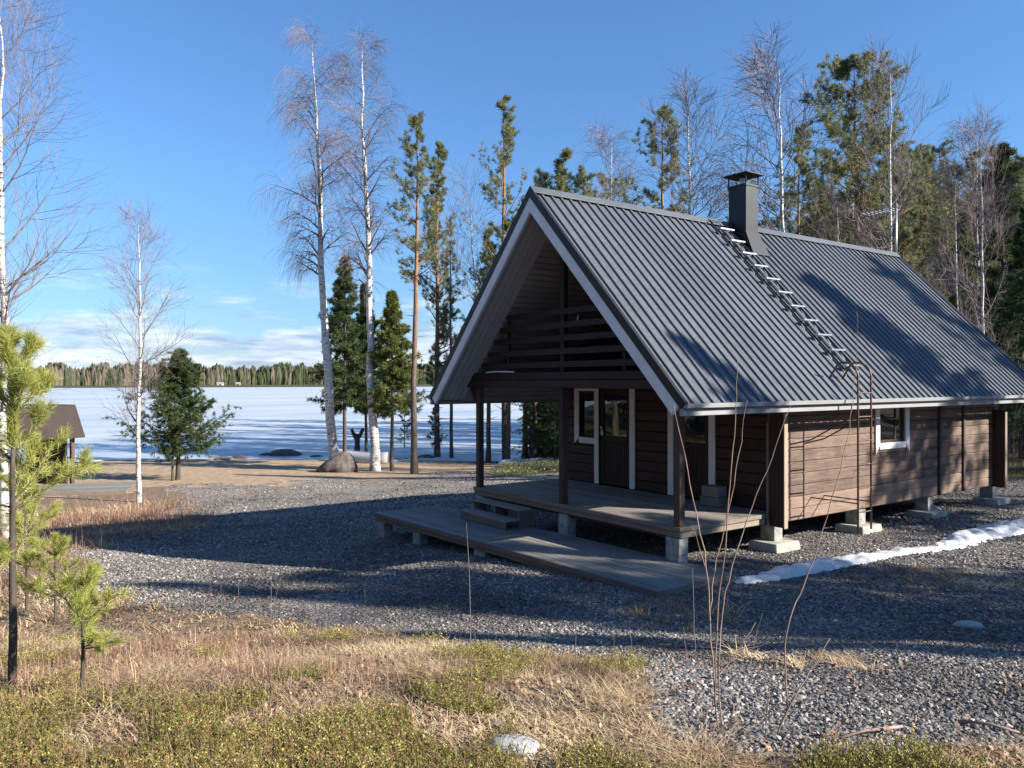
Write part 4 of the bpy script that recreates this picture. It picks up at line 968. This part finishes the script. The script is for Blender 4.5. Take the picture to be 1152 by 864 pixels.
b = MB(); b.tube([(0, 0, -.1), (0, 0, .6), (.03, 0, 1.25)], [.22, .16, .17], 9); b.tube([(0, 0, .8), (-.15, -.12, 1.15), (-.3, -.25, 1.55)], [.12, .12, .1], 7); b.tube([(0, 0, .9), (.18, .15, 1.25), (.3, .25, 1.6)], [.12, .12, .1], 7); b.build('stem', M['bark_spruce'], e, smooth=True)
# low jetty-like platform and shed on the left
P = at(92, 553); e = empty('grey_platform', (P[0], P[1], P[2]+.12), YAW*-1+.25); tag(e, 'low pale grey plank platform in the dry grass on the left', 'platform')
b = MB()
for i in range(16): b.box(-1.6, 1.7, -1.2+i*.15, -1.2+i*.15+.142, .0, .03)
b.build('planking', M['terrace'], e, .003); b = MB(); b.box(-1.6, 1.7, -1.25, -1.21, -.14, .028); b.box(-1.6, 1.7, 1.2, 1.24, -.14, .028); b.build('edge_board', M['fasciay'], e, .003)
D = 28.; P = atD(25, D); P[2] = -1.95; e = empty('lakeside_shed', (P[0], P[1], P[2]), .45); tag(e, 'small dark roofed open shelter by the lake at the left edge', 'shed')
zt = topz(D, 455)-P[2]; zb_ = topz(D, 492)-P[2]
b = MB(); b.prism([(-1.9, zb_), (1.7, zb_), (1.1, zt), (-1.4, zt)], 'y', -1.3, 1.3); b.build('roof', M['beam'], e, .02)
for x in (-1.5, 1.2):
    for y in (-1., 1.):
        b = MB(); b.box(x, x+.12, y, y+.12, -.3, zb_); b.build('post', M['post'], e)
b = MB(); b.box(-1.3, 1.1, .9, .98, 0.2, zb_-.02); b.build('wall', M['beam'], e)

# snow along the cabin side and remnants
def snow_mat():
    m, nt, b = newmat('old_snow'); n = noise(nt, coord(nt), 7, 6, .7)
    sp = ramp(nt, noise(nt, coord(nt), 60, 4, .8), [(.28, (.20, .17, .14)), (.36, (1, 1, 1))])
    nt.links.new(mixc(nt, 1., sp, ramp(nt, n, [(.3, (.50, .53, .57)), (.6, (.68, .70, .71))]), 'MULTIPLY'), b.inputs['Base Color']); b.inputs['Roughness'].default_value = .6
    b.inputs['Subsurface Weight'].default_value = .15; b.inputs['Subsurface Radius'].default_value = (.05, .05, .06); bump(nt, b, noise(nt, coord(nt), 22, 5, .7), .02); return m
M['snow'] = snow_mat()
def snow_patch(name, path, label, hmax=.11):
    P = np.array([at(px, py)[:2] for px, py, w in path]); Wd = np.array([w for _, _, w in path])*1.05; n = 90
    s = np.linspace(0, len(P)-1, n); X = np.interp(s, range(len(P)), P[:, 0]); Y = np.interp(s, range(len(P)), P[:, 1]); W_ = np.interp(s, range(len(P)), Wd)
    T = norm(np.stack([np.gradient(X), np.gradient(Y)], -1)); Nn = np.stack([-T[:, 1], T[:, 0]], -1); m_ = 15; V = []
    for i in range(n):
        ed = 1+.5*vnoise(s[i]*3, 5, .5)+.35*vnoise(s[i]*9, 1, .5)
        for j in range(m_):
            v = -1+2*j/(m_-1); e1 = 1+.5*float(vnoise(s[i]*4+(9 if v > 0 else 0), 3, .4)); x = X[i]+Nn[i, 0]*v*W_[i]*e1; y = Y[i]+Nn[i, 1]*v*W_[i]*e1
            V.append((x, y, H1(x, y)-.02+max(0, 1-v*v)**.5*hmax*min(1, W_[i]*4)*(1+.9*float(vnoise(x, y, .10))+.8*float(vnoise(x, y, .35)))))
    Q = [(i*m_+j, i*m_+j+1, (i+1)*m_+j+1, (i+1)*m_+j) for i in range(n-1) for j in range(m_-1)]
    o = link(name, npmesh(name, V, np.array(Q)[:, ::-1], smooth=True), M['snow']); tag(o, label, 'snow', kind='stuff')
    return o
snow_patch('snow_bank', [(821, 656, .03), (835, 655, .13), (880, 647, .19), (915, 640, .21), (960, 631, .20), (1000, 623, .20), (1040, 619, .16), (1075, 616, .12), (1095, 612, .08)], 'melting white snow strip on the gravel along the cabin side')
snow_patch('snow_bank', [(1052, 614, .10), (1075, 610, .2), (1100, 604, .28), (1130, 598, .34), (1155, 592, .4), (1190, 584, .45)], 'wider snow strip reaching the right edge of the photo')
snow_patch('snow_bank', [(520, 574, .02), (527, 572, .06), (533, 571, .03)], 'tiny leftover of snow beside the porch steps', .04)
snow_patch('snow_bank', [(560, 522, .2), (600, 519, .5), (640, 517, .6), (690, 515, .5)], 'leftover snow seen through the porch near the low spruces', .15)
snow_patch('snow_bank', [(440, 519, .3), (480, 517, .5), (540, 519, .3)], 'thin leftover snow on the shore behind the slender pine', .1)
snow_patch('snow_bank', [(60, 520, .2), (150, 517, .3), (200, 515, .3)], 'thin rim of old ice along the sandy shore on the left', .06)

# ------------------------------------------------------------------ saplings in the foreground
def young_pine(name, loc, h, r, seed, tiers, spread, L, kn, label, dens=9):
    global RS
    RS = np.random.RandomState(seed); P = trunk_path(h, (.01, 0), .02, 12, seed); t = np.linspace(0, 1, 12); R = (r*(1-t)**.8+.004)[None]
    gt = Geo(); V, Q = tubes(P, R, 9); gt.quads(V, Q); P1s = []; 
    for (t0, nbr, ln, an) in tiers:
        P1, R1, _ = grow(P, R, nbr, t0, t0+.03, ln, an, .35, 7, .45, .004, .3); P1s.append(P1); V, Q = tubes(P1, R1, 6); gt.quads(V, Q)
        P2, R2, _ = grow(P1, R1, 4, .35, .95, lambda t, pl: pl*(.55-.35*t), .7, .3, 5, .6, .003, .4); V, Q = tubes(P2, R2, 4); gt.quads(V, Q)
        g_ = P2; P1s.append(np.concatenate([g_[:, [0, 1, 2, 2, 3, 3, 4]]])*1.)
    g = Geo()
    for Pq in P1s:
        c, d = sample(Pq, dens, .14, 1.03); needles(g, c, d, L, .0030, kn, .55)
    c, d = sample(P[:, -4:], dens*8, .0, 1.); needles(g, c, d, L, .0035, kn, .6)
    e = empty('pine_sapling', (loc[0], loc[1], loc[2]-.03)); tag(e, label, 'sapling'); link('trunk', gt.mesh(name+'_t', True), M['bark_spruce'], e); link('crown', g.mesh(name+'_c'), M['sapling'], e)
    return e
P, h, D = spot(14, 775, 392)
young_pine('ps1', P, h, .022, 5, [(.40, 4, .46, 1.25), (.54, 4, .56, 1.15), (.68, 4, .50, 1.0), (.81, 4, .38, .85), (.93, 4, .22, .6)], .5, .058, 13, 'young yellow-green pine sapling with slim brown stem at the left edge', 20)
P, h, D = spot(92, 787, 650)
young_pine('ps2', P, h, .009, 8, [(.45, 4, .24, 1.2), (.66, 4, .24, 1.), (.86, 4, .18, .7)], .3, .048, 9, 'smallest pine sapling in the grass right of the tall sapling', 9)
P, h, D = spot(62, 700, 598)
young_pine('ps3', P, h, .012, 18, [(.3, 5, .40, 1.2), (.5, 5, .42, 1.0), (.75, 5, .34, .8)], .3, .055, 10, 'low bushy pine sapling behind the tall sapling at the left', 11)
P, h, D = spot(30, 690, 520)
young_pine('ps4', P, h, .014, 28, [(.3, 5, .45, 1.2), (.5, 5, .5, 1.0), (.75, 5, .36, .8)], .3, .065, 14, 'medium pine sapling close behind the tall sapling, left of the low bushy one', 11)

def traced(name, D, paths, label, mat='bark_pale', cat='sapling'):
    "a bare shrub: each stem runs through points (px,py,radius mm, extra depth m)"
    base = CAM+ray(paths[0][0][0], paths[0][0][1])*D; gz = H1(base[0], base[1]); e = empty(name, (base[0], base[1], gz)); tag(e, label, cat)
    for i, pa in enumerate(paths):
        b = MB(); pts = []; rs = []
        for (px, py, rmm, dd) in pa: p = CAM+ray(px, py)*(D+dd); pts.append((p[0]-base[0], p[1]-base[1], p[2]-gz)); rs.append(rmm*.86/1000)
        # resample smoothly
        P = np.array(pts); s = np.arange(len(P)); q = np.linspace(0, len(P)-1, (len(P)-1)*4+1); Pq = np.stack([np.interp(q, s, P[:, k]) for k in range(3)], -1); Rq = np.interp(q, s, rs)
        Pq[1:-1] = (Pq[:-2]+2*Pq[1:-1]+Pq[2:])/4; Pq[1:-1] += np.random.RandomState(i).randn(len(Pq)-2, 3)*.003
        if i == 0 or pa[0][1] > 845: Pq[0, 2] = min(Pq[0, 2], -.03)
        b.tube([tuple(v) for v in Pq], [float(v) for v in Rq], 6); b.build('stem', M[mat], e, smooth=True)
    return e
traced('bare_sapling', 3.9, [[(808, 858, 5.5, 0), (804, 780, 5, 0), (798, 700, 4.5, 0), (796, 640, 4, 0), (780, 560, 3.3, .1), (768, 500, 2.6, .15), (758, 455, 1.6, .2)],
    [(804, 780, 4.5, 0), (806, 700, 4, -.05), (815, 620, 3.6, -.1), (824, 520, 3, -.1), (828, 460, 2.4, -.1), (830, 405, 1.5, -.1)],
    [(815, 848, 5, .05), (808, 770, 4.5, .05), (812, 690, 4, .1), (822, 640, 3.6, .1), (846, 570, 3, .2), (868, 515, 2.4, .2), (890, 455, 1.3, .25)],
    [(798, 690, 3.4, 0), (806, 630, 3, .1), (826, 545, 2.6, .15), (836, 480, 1.6, .2), (841, 450, 1.2, .2)],
    [(806, 760, 3, 0), (826, 740, 2.4, .05), (850, 700, 1.6, .1)], [(797, 655, 2.4, 0), (786, 610, 1.8, .1), (778, 590, 1.2, .1)]],
    'clump of tall bare pale stems in the foreground before the porch corner')
traced('bare_sapling', 3.7, [[(866, 862, 6, 0), (876, 820, 5.5, 0), (888, 792, 5, 0), (912, 755, 3.6, .05), (934, 718, 1.8, .1)],
    [(886, 796, 4.6, 0), (882, 740, 4.2, 0), (887, 695, 4, 0), (905, 660, 3.6, .05), (925, 600, 3, .1), (945, 530, 2.6, .1), (958, 470, 2, .1), (964, 400, 1.5, .15), (964, 350, .9, .2)]],
    'single forked bare sapling in the foreground standing before the ladder')
traced('bare_sapling', 4.0, [[(860, 850, 4.2, 0), (860, 820, 4, 0), (865, 780, 3.4, 0), (864, 768, 2.4, 0)]], 'short broken stub of a stem left of the forked sapling')
traced('bare_sapling', 4.3, [[(784, 850, 3, 0), (783, 760, 2.6, 0), (780, 690, 2.2, 0), (779, 640, 1.5, 0)], [(783, 780, 2.2, 0), (772, 735, 1.8, 0), (769, 705, 1.2, 0)]], 'thin reddish bare stem left of the tall clump', 'bark_twig')
traced('bare_sapling', 4.4, [[(836, 830, 3, 0), (840, 770, 2.6, .1), (848, 720, 2.2, .2), (858, 690, 1.2, .2)]], 'thin dark twig right of the tall clump', 'bark_twig')
rr = random.Random(12)
tw = [(272, 800, 690), (306, 790, 640), (302, 860, 700), (532, 800, 590), (528, 860, 730), (192, 735, 640), (238, 700, 645), (250, 700, 650), (268, 705, 640), (310, 700, 640), (608, 830, 745), (614, 830, 760), (690, 740, 700), (712, 742, 706), (455, 735, 690), (645, 800, 700), (340, 760, 700), (410, 700, 660), (1042, 800, 770), (1110, 700, 660)]
for i, (px, pyb, pyt) in enumerate(tw):
    P = at(px, min(pyb, 862)); D = float((P-CAM)@FW); z = topz(D, pyt)-P[2]; e = empty('bare_twig', tuple(P)); b = MB(); dx = rr.uniform(-.06, .06)
    pts = [(0, 0, -.03)]+[(dx*k/4+rr.uniform(-.008, .008), rr.uniform(-.008, .008), z*k/4) for k in range(1, 5)]
    b.tube(pts, [.0028, .0025, .002, .0016, .001], 5)
    if z > .25: b.tube([pts[2], (pts[2][0]+.04*rr.choice((-1, 1)), .02, pts[2][2]+z*.25)], [.0016, .0009], 4)
    b.build('stem', M['bark_twig'] if i % 2 else M['bark_brown'], e); e['label'] = 'thin bare upright twig in the dry foreground grass'; e['category'] = 'twig'; e['group'] = 'bare twigs in the foreground grass'
# sticks and a wooden strip lying on the gravel
for px, py, ln, a, lb in ((1112, 822, .13, .4, 'short pale stick lying on the gravel near the bottom right'), (975, 830, .22, 1.3, 'thin twig lying on the gravel right of the forked sapling')):
    P = at(px, py); b = MB(); b.tube([(-ln, 0, .02), (0, .01, .03), (ln, 0, .02)], .007, 6); o = b.build('stick', M['bark_pale'], None, smooth=True, loc=P); o.rotation_euler = (0, 0, a); tag(o, lb, 'stick')

# ------------------------------------------------------------------ ground cover: stones, dry grass, berry shrubs, leaves
def pts_in_view(n, rmin, rmax, power=1., a=.66):
    rs = RS; u = rs.rand(n); r = rmin*(rmax/rmin)**(u**power); fa = math.atan2(F0[1], F0[0]); th = fa+rs.uniform(-a, a, n)
    x = CAM[0]+r*np.cos(th); y = CAM[1]+r*np.sin(th); return x, y, r
RS = np.random.RandomState(77)
def blades(n, x, y, hgt, wid, lean, segs=3, zoff=0., col=None, curl=.5):
    z = height(x, y)+zoff; a = RS.rand(n)*2*np.pi; d = np.stack([np.cos(a), np.sin(a), np.zeros(n)], -1); side = np.stack([-d[:, 1], d[:, 0], np.zeros(n)], -1)*wid[:, None]*.5
    b0 = np.stack([x, y, z], -1); V = []
    for k in range(segs+1):
        t = k/segs; p = b0+np.array([0, 0, 1.])*(hgt*(t-.5*curl*t*t*lean))[:, None]+d*(hgt*lean*t**1.6)[:, None]; w = (1-t*.85); V += [p-side*w, p+side*w]
    V = np.stack(V, 1); k = np.arange(segs); base = (np.arange(n)*2*(segs+1))[:, None]
    Q = np.stack([base+2*k, base+2*k+1, base+2*k+3, base+2*k+2], -1).reshape(-1, 4); r = np.repeat(RS.rand(n) if col is None else col, segs)
    return V.reshape(-1, 3), Q, r
M['straw'] = foliage('dry_straw', [(.10, .062, .036), (.33, .23, .135), (.72, .58, .36)], .2)
M['redgrass'] = foliage('reddish_stems', [(.15, .065, .045), (.30, .16, .11), (.48, .34, .24)], .1)
M['berry'] = foliage('berry_shrub_leaves', [(.045, .06, .014), (.16, .18, .036), (.33, .34, .075), (.56, .52, .17)], .4)
M['moss'] = foliage('moss', [(.08, .11, .02), (.16, .19, .04), (.26, .27, .08)], .3)
M['deadleaf'] = foliage('dead_leaves', [(.10, .055, .035), (.24, .14, .09), (.42, .30, .21)], .15)
g = Geo()
x, y, r = pts_in_view(200000, 2.6, 26., 1.0)
dry, green, sand, forest = zones(x, y); dens = vnoise(x, y, .8)+vnoise(x+9, y, .25)*.9
gm = vnoise(x, y, .35)+vnoise(x+3, y+3, .9)+.7*vnoise(x+60, y, 2.2) > -.36
k = (dry > .5) & ((dens > -.28) | (green > .5)) & ((green < .5) | (~gm) | (RS.rand(len(x)) < .28)) & ~((x > -7) & (x < 1.6) & (y > -1.8) & (y < 12))
x, y, r = x[k], y[k], r[k]; n = len(x); big = vnoise(x+4, y+8, 1.4)
tuf = np.clip(vnoise(x+6, y+1, .35)*2, 0, 1)
V, Q, rc = blades(n, x, y, (.025+.06*RS.rand(n)+.16*RS.rand(n)*tuf*(big > -.1))*(1+r*.015), .0026+.0010*r, .7+2.2*RS.rand(n), 3, 0., np.clip(.20+.55*RS.rand(n)+.7*vnoise(x, y, .6)+.5*vnoise(x+8, y, 1.8), 0, 1)); g.quads(V, Q, rc)
o = link('dry_grass', g.mesh('dry_grass'), M['straw']); tag(o, 'matted dry straw coloured grass on the bank in the foreground', 'grass', kind='stuff')
g = Geo(); x, y, r = pts_in_view(60000, 2.8, 26., 1.); dry, green, sand, forest = zones(x, y)
m1 = vnoise(x+77, y+5, 1.6); k = (dry > .5) & (m1 > .16) & ((green < .5) | (RS.rand(len(x)) < .3)); x, y, r = x[k], y[k], r[k]; n = len(x)
lft = ((x < -6))*1.
V, Q, rc = blades(n, x, y, (.04+.13*RS.rand(n)**1.5)*(1+lft*1.5), .002+.0004*r, .05+.35*RS.rand(n), 2); g.quads(V, Q, rc)
q = at(150, 590); n = 15000; x = q[0]+RS.randn(n)*2.8; y = q[1]+RS.randn(n)*2.2; dry, green, sand, forest = zones(x, y); k = dry > .5; x, y = x[k], y[k]; n = len(x)
V, Q, rc = blades(n, x, y, .06+.50*RS.rand(n)**3, np.full(n, .007), .1+1.2*RS.rand(n), 2); g.quads(V, Q, rc)
o = link('reddish_stems', g.mesh('reddish_stems'), M['redgrass']); tag(o, 'thin reddish brown stems standing in the dry grass', 'grass', kind='stuff')
# berry shrubs: small leaves on short sprigs
def leaves(g, x, y, zlo, zhi, size, kper, spread):
    n = len(x); idx = np.repeat(np.arange(n), kper); q = RS.rand(n*kper); z = height(x, y)[idx]+(zlo+(zhi-zlo)*q)
    c = np.stack([x[idx]+RS.randn(n*kper)*spread, y[idx]+RS.randn(n*kper)*spread, z], -1); s = (size if np.isscalar(size) else size[idx])*(.6+.8*RS.rand(n*kper))
    d = norm(RS.randn(n*kper, 3)+[0, 0, .6]); w = norm(np.cross(d, RS.randn(n*kper, 3)))
    V = np.stack([c, c+d*(s*.5)[:, None]+w*(s*.3)[:, None], c+d*s[:, None], c+d*(s*.5)[:, None]-w*(s*.3)[:, None]], 1).reshape(-1, 3)
    g.quads(V, np.arange(n*kper*4).reshape(-1, 4), np.clip(np.repeat(RS.rand(n), kper)*.6+.5*RS.rand(n*kper)*q*1.6, 0, 1))
g = Geo(); x, y, r = pts_in_view(80000, 2.6, 10., 1.); dry, green, sand, forest = zones(x, y); dd = vnoise(x, y, .35)+vnoise(x+3, y+3, .9)
k = ((green > .5) & (dd+.7*vnoise(x+60, y, 2.2) > -.36)) | ((dry > .5) & (dd > .36) & (r < 9)); x, y, r, dd = x[k], y[k], r[k], dd[k]
n = len(x); hh = (.035+.075*RS.rand(n))*(1+.5*np.clip(dd, -1, 1)); ln = RS.randn(n, 2)*.35*hh[:, None]; z0 = height(x, y)+.0
t = np.linspace(0, 1, 4); P = np.stack([x[:, None]+ln[:, :1]*t**1.5, y[:, None]+ln[:, 1:]*t**1.5, z0[:, None]+hh[:, None]*t], -1)
V, Q = tubes(P, np.full((n, 4), .0012)+0*P[:, :, 0], 3); gs = Geo(); gs.quads(V, Q)
c, d = sample(P, 9, .15, 1.05); m_ = len(c); sz = (.0075+.0009*np.repeat(r, 9))*(.7+.7*RS.rand(m_)); dv = norm(d*.6+RS.randn(m_, 3)*.8); wv = norm(np.cross(dv, RS.randn(m_, 3)))
V = np.stack([c, c+dv*(sz*.5)[:, None]+wv*(sz*.28)[:, None], c+dv*sz[:, None], c+dv*(sz*.5)[:, None]-wv*(sz*.28)[:, None]], 1).reshape(-1, 3)
g.quads(V, np.arange(m_*4).reshape(-1, 4), np.clip(np.repeat(RS.rand(n)*.55+.25*(dd > .1), 9)+.25*RS.rand(m_), 0, 1))
V, Q, rc = blades(n//3, x[::3][:n//3], y[::3][:n//3], .04+.10*RS.rand(n//3), np.full(n//3, .003), .3+RS.rand(n//3), 2); g.quads(V, Q, .5+.5*rc)
o = link('berry_shrub_stems', gs.mesh('berry_shrub_stems'), M['bark_brown']); tag(o, 'thin brown stems of the low berry shrubs on the bank', 'shrubs', kind='stuff')
o = link('berry_shrubs', g.mesh('berry_shrubs'), M['berry']); tag(o, 'low green berry shrubs and moss covering the bank at the bottom left', 'shrubs', kind='stuff')
g = Geo(); x, y, r = pts_in_view(26000, 2.6, 12., 1.); dry, green, sand, forest = zones(x, y)
dd = vnoise(x+40, y+40, .8); k = ((dry > .5) & (dd > -.1)) | ((dry < .5) & (r < 6.5) & (RS.rand(len(x)) < .10)); x, y, r = x[k], y[k], r[k]
leaves(g, x, y, .0, .03, .03, 2, .03)
o = link('fallen_leaves', g.mesh('fallen_leaves'), M['deadleaf']); tag(o, 'scattered brown dead leaves over the dry grass and gravel edge', 'leaves', kind='stuff')
# green tufts under the pines and on the forest floor seen through the porch
g = Geo(); n = 16000; x = RS.uniform(-27, -9, n); y = RS.uniform(9, 34, n); dry, green, sand, forest = zones(x, y); k = (forest > .5) & (vnoise(x, y, 1.5) > -.05); x, y = x[k], y[k]
leaves(g, x, y, 0, .16, .07, 4, .10); o = link('forest_undergrowth', g.mesh('forest_undergrowth'), M['needle']); tag(o, 'low green undergrowth between the trunks beyond the porch', 'undergrowth', kind='stuff')
# dead-looking brush behind the right end of the cabin
g = Geo(); n = 1800; x = RS.uniform(-14, 5, n); y = RS.uniform(15, 36, n); P = np.zeros((n, 5, 3)); t = np.linspace(0, 1, 5); hh = 1.5+3*RS.rand(n); dx = RS.randn(n, 2)*.6
P[:, :, 0] = x[:, None]+dx[:, :1]*t**1.3; P[:, :, 1] = y[:, None]+dx[:, 1:]*t**1.3; P[:, :, 2] = height(x, y)[:, None]+hh[:, None]*t
V, Q = tubes(P, np.full((n, 5), .010)*(1-t*.6)[None], 3); g.quads(V, Q); o = link('brush_thicket', g.mesh('brush_thicket'), M['bark_twig']); tag(o, 'bare brown brush between the forest trunks behind the cabin', 'brush', kind='stuff')

# gravel stones: one object of instanced small stones
def gravel():
    x, y, r = pts_in_view(330000, 2.9, 19., .85, .62); x2, y2, r2 = pts_in_view(120000, 15., 40., 1., .62); x, y, r = np.concatenate([x, x2]), np.concatenate([y, y2]), np.concatenate([r, r2]); dry, green, sand, forest = zones(x, y)
    k = ((dry < .5) & (forest < .5) & (sand < .5)) | ((dry > .5) & (green < .5) & (RS.rand(len(x)) < .05)); x, y, r = x[k], y[k], r[k]; n = len(x)
    fine_ = vnoise(x+12, y+3, 1.7)+.5*vnoise(x, y, .5); kk = (fine_ > -.33) | (RS.rand(n) < .25); x, y, r, fine_ = x[kk], y[kk], r[kk], fine_[kk]; n = len(x)
    s = .0036*(1+RS.rand(n)**3*2.4)*(1+.055*np.minimum(r, 30))*(1+.45*np.clip(fine_, -.5, .8)); V = np.stack([x, y, height(x, y)+s*.15], -1)
    me = bpy.data.meshes.new('gravel_points'); me.vertices.add(n); me.vertices.foreach_set('co', V.astype(np.float32).ravel())
    sv = s[:, None]*np.stack([1+.5*RS.rand(n), .8+.4*RS.rand(n), .5+.35*RS.rand(n)], -1)
    a = me.attributes.new('sc', 'FLOAT_VECTOR', 'POINT'); a.data.foreach_set('vector', sv.astype(np.float32).ravel())
    a = me.attributes.new('ro', 'FLOAT_VECTOR', 'POINT'); a.data.foreach_set('vector', np.stack([RS.randn(n)*.5, RS.randn(n)*.5, RS.rand(n)*6.28], -1).astype(np.float32).ravel())
    tn = np.clip(1+.9*vnoise(x+5, y+2, 1.3)+.7*vnoise(x+1, y+9, 3.7)-.25*np.exp(-((fine_+.35)/.15)**2), .45, 1.6)
    a = me.attributes.new('tone', 'FLOAT', 'POINT'); a.data.foreach_set('value', tn.astype(np.float32))
    o = bpy.data.objects.new('gravel_stones', me); C.objects.link(o); ng = bpy.data.node_groups.new('gravel', 'GeometryNodeTree')
    ng.interface.new_socket('Geometry', in_out='INPUT', socket_type='NodeSocketGeometry'); ng.interface.new_socket('Geometry', in_out='OUTPUT', socket_type='NodeSocketGeometry')
    gi = ng.nodes.new('NodeGroupInput'); go = ng.nodes.new('NodeGroupOutput'); ip = ng.nodes.new('GeometryNodeInstanceOnPoints'); ic = ng.nodes.new('GeometryNodeMeshIcoSphere'); ic.inputs['Subdivisions'].default_value = 1; ic.inputs['Radius'].default_value = 1.
    sp = ng.nodes.new('GeometryNodeSetPosition'); nz = ng.nodes.new('ShaderNodeTexNoise'); nz.inputs['Scale'].default_value = 1.3; sb = ng.nodes.new('ShaderNodeVectorMath'); sb.operation = 'SUBTRACT'; sb.inputs[1].default_value = (.5, .5, .5)
    ml = ng.nodes.new('ShaderNodeVectorMath'); ml.operation = 'SCALE'; ml.inputs['Scale'].default_value = 1.6
    sm = ng.nodes.new('GeometryNodeSetMaterial'); m, nt, b = newmat('gravel_stone')
    oi = N(nt, 'ShaderNodeObjectInfo'); cst = ramp(nt, oi.outputs['Random'], [(0., (.055, .051, .050)), (.35, (.105, .098, .094)), (.7, (.17, .158, .146)), (.92, (.27, .248, .225)), (1., (.46, .42, .38))]); ta = attr(nt, 'tone'); ta.attribute_type = 'INSTANCER'; cxt = N(nt, 'ShaderNodeCombineXYZ')
    for q in range(3): nt.links.new(math_(nt, 'MULTIPLY', ta.outputs['Fac'], (1.02, 1., .97)[q]), cxt.inputs[q])
    nt.links.new(mixc(nt, 1., cst, cxt.outputs[0], 'MULTIPLY'), b.inputs['Base Color']); b.inputs['Roughness'].default_value = .85
    sm.inputs['Material'].default_value = m
    na = []
    for q in ('sc', 'ro'):
        z = ng.nodes.new('GeometryNodeInputNamedAttribute'); z.data_type = 'FLOAT_VECTOR'; z.inputs['Name'].default_value = q; na.append(z)
    e2r = ng.nodes.new('FunctionNodeEulerToRotation'); L = ng.links.new
    L(gi.outputs[0], ip.inputs['Points']); L(ic.outputs['Mesh'], sp.inputs['Geometry']); L(nz.outputs['Color'], sb.inputs[0]); L(sb.outputs[0], ml.inputs[0]); L(ml.outputs[0], sp.inputs['Offset'])
    L(sp.outputs[0], sm.inputs['Geometry']); L(sm.outputs[0], ip.inputs['Instance']); L(na[0].outputs[0], ip.inputs['Scale']); L(na[1].outputs[0], e2r.inputs[0]); L(e2r.outputs[0], ip.inputs['Rotation']); L(ip.outputs[0], go.inputs[0])
    o.modifiers.new('gravel', 'NODES').node_group = ng; me.materials.append(m)
    tag(o, 'grey crushed stone gravel covering the yard round the cabin', 'gravel', kind='stuff')
gravel()

# ------------------------------------------------------------------ light, sky, camera
w = bpy.data.worlds.new('World'); sc.world = w; w.use_nodes = True; nt = w.node_tree; L = nt.links.new
bg = nt.nodes['Background']; sky = N(nt, 'ShaderNodeTexSky'); sky.sky_type = 'NISHITA'; sky.sun_disc = False
EL = math.asin(SUN[2]); sky.sun_elevation = EL; sky.sun_rotation = math.atan2(SUN[0], SUN[1]); sky.altitude = 0; sky.air_density = 1.0; sky.dust_density = .1; sky.ozone_density = 2.
tc = N(nt, 'ShaderNodeTexCoord'); mp = N(nt, 'ShaderNodeMapping'); mp.inputs['Scale'].default_value = (3., 3., 13.); L(tc.outputs['Generated'], mp.inputs[0])
cn = noise(nt, mp.outputs[0], 2.6, 7, .58, .2); sx = N(nt, 'ShaderNodeSeparateXYZ'); L(tc.outputs['Generated'], sx.inputs[0])
band = ramp(nt, sx.outputs[2], [(0., (.12,)*3), (.03, (.20,)*3), (.055, (.14,)*3), (.085, (.02,)*3), (.13, (.06,)*3), (.16, (0, 0, 0))])
thr = math_(nt, 'ADD', cn, band); cm = ramp(nt, thr, [(.53, (0, 0, 0)), (.67, (1, 1, 1))])
hb = ramp(nt, sx.outputs[2], [(0., (1, 1, 1)), (.075, (.8,)*3), (.13, (.25,)*3), (.15, (0, 0, 0))])
cf = math_(nt, 'MULTIPLY', math_(nt, 'MULTIPLY', cm, hb), .8)
mp3 = N(nt, 'ShaderNodeMapping'); mp3.inputs['Scale'].default_value = (3., 3., 22.); mp3.inputs['Location'].default_value = (.3, .2, .5); L(tc.outputs['Generated'], mp3.inputs[0])
cc = ramp(nt, noise(nt, mp3.outputs[0], 3.5, 5), [(.36, (3.4, 4.4, 6.8)), (.6, (9.6, 10.2, 11.0))])
tint = ramp(nt, sx.outputs[2], [(0., (.62, .78, 1.12)), (.08, (.70, .96, 1.34)), (.25, (.88, 1.28, 1.70)), (.6, (1.0, 1.42, 1.86))])
L(mixc(nt, cf, mixc(nt, 1., sky.outputs[0], tint, 'MULTIPLY'), cc), bg.inputs[0]); bg.inputs[1].default_value = .053
sl = bpy.data.lights.new('sun', 'SUN'); sl.energy = 5.; sl.angle = rad(.5); sl.color = (1., .93, .82); so = bpy.data.objects.new('sun', sl); C.objects.link(so)
so.rotation_euler = Vector(-SUN).to_track_quat('-Z', 'Y').to_euler(); so.location = (20, 14, 20)
cam = bpy.data.cameras.new('camera'); cam.sensor_width = 36; cam.lens = FPX/1152*36; cam.clip_end = 6000; cam.clip_start = .05
co = bpy.data.objects.new('camera', cam); C.objects.link(co)
mt = Matrix.Identity(4)
for i in range(3): mt[i][0] = RC[i]; mt[i][1] = UC[i]; mt[i][2] = -FW[i]; mt[i][3] = CAM[i]
co.matrix_world = mt; sc.camera = co
sc.view_settings.view_transform = 'Standard'; sc.view_settings.look = 'None'; sc.view_settings.exposure = 1.15; sc.view_settings.gamma = 1.
sc.cycles.max_bounces = 6; sc.cycles.diffuse_bounces = 3; sc.cycles.glossy_bounces = 3; sc.cycles.transparent_max_bounces = 4
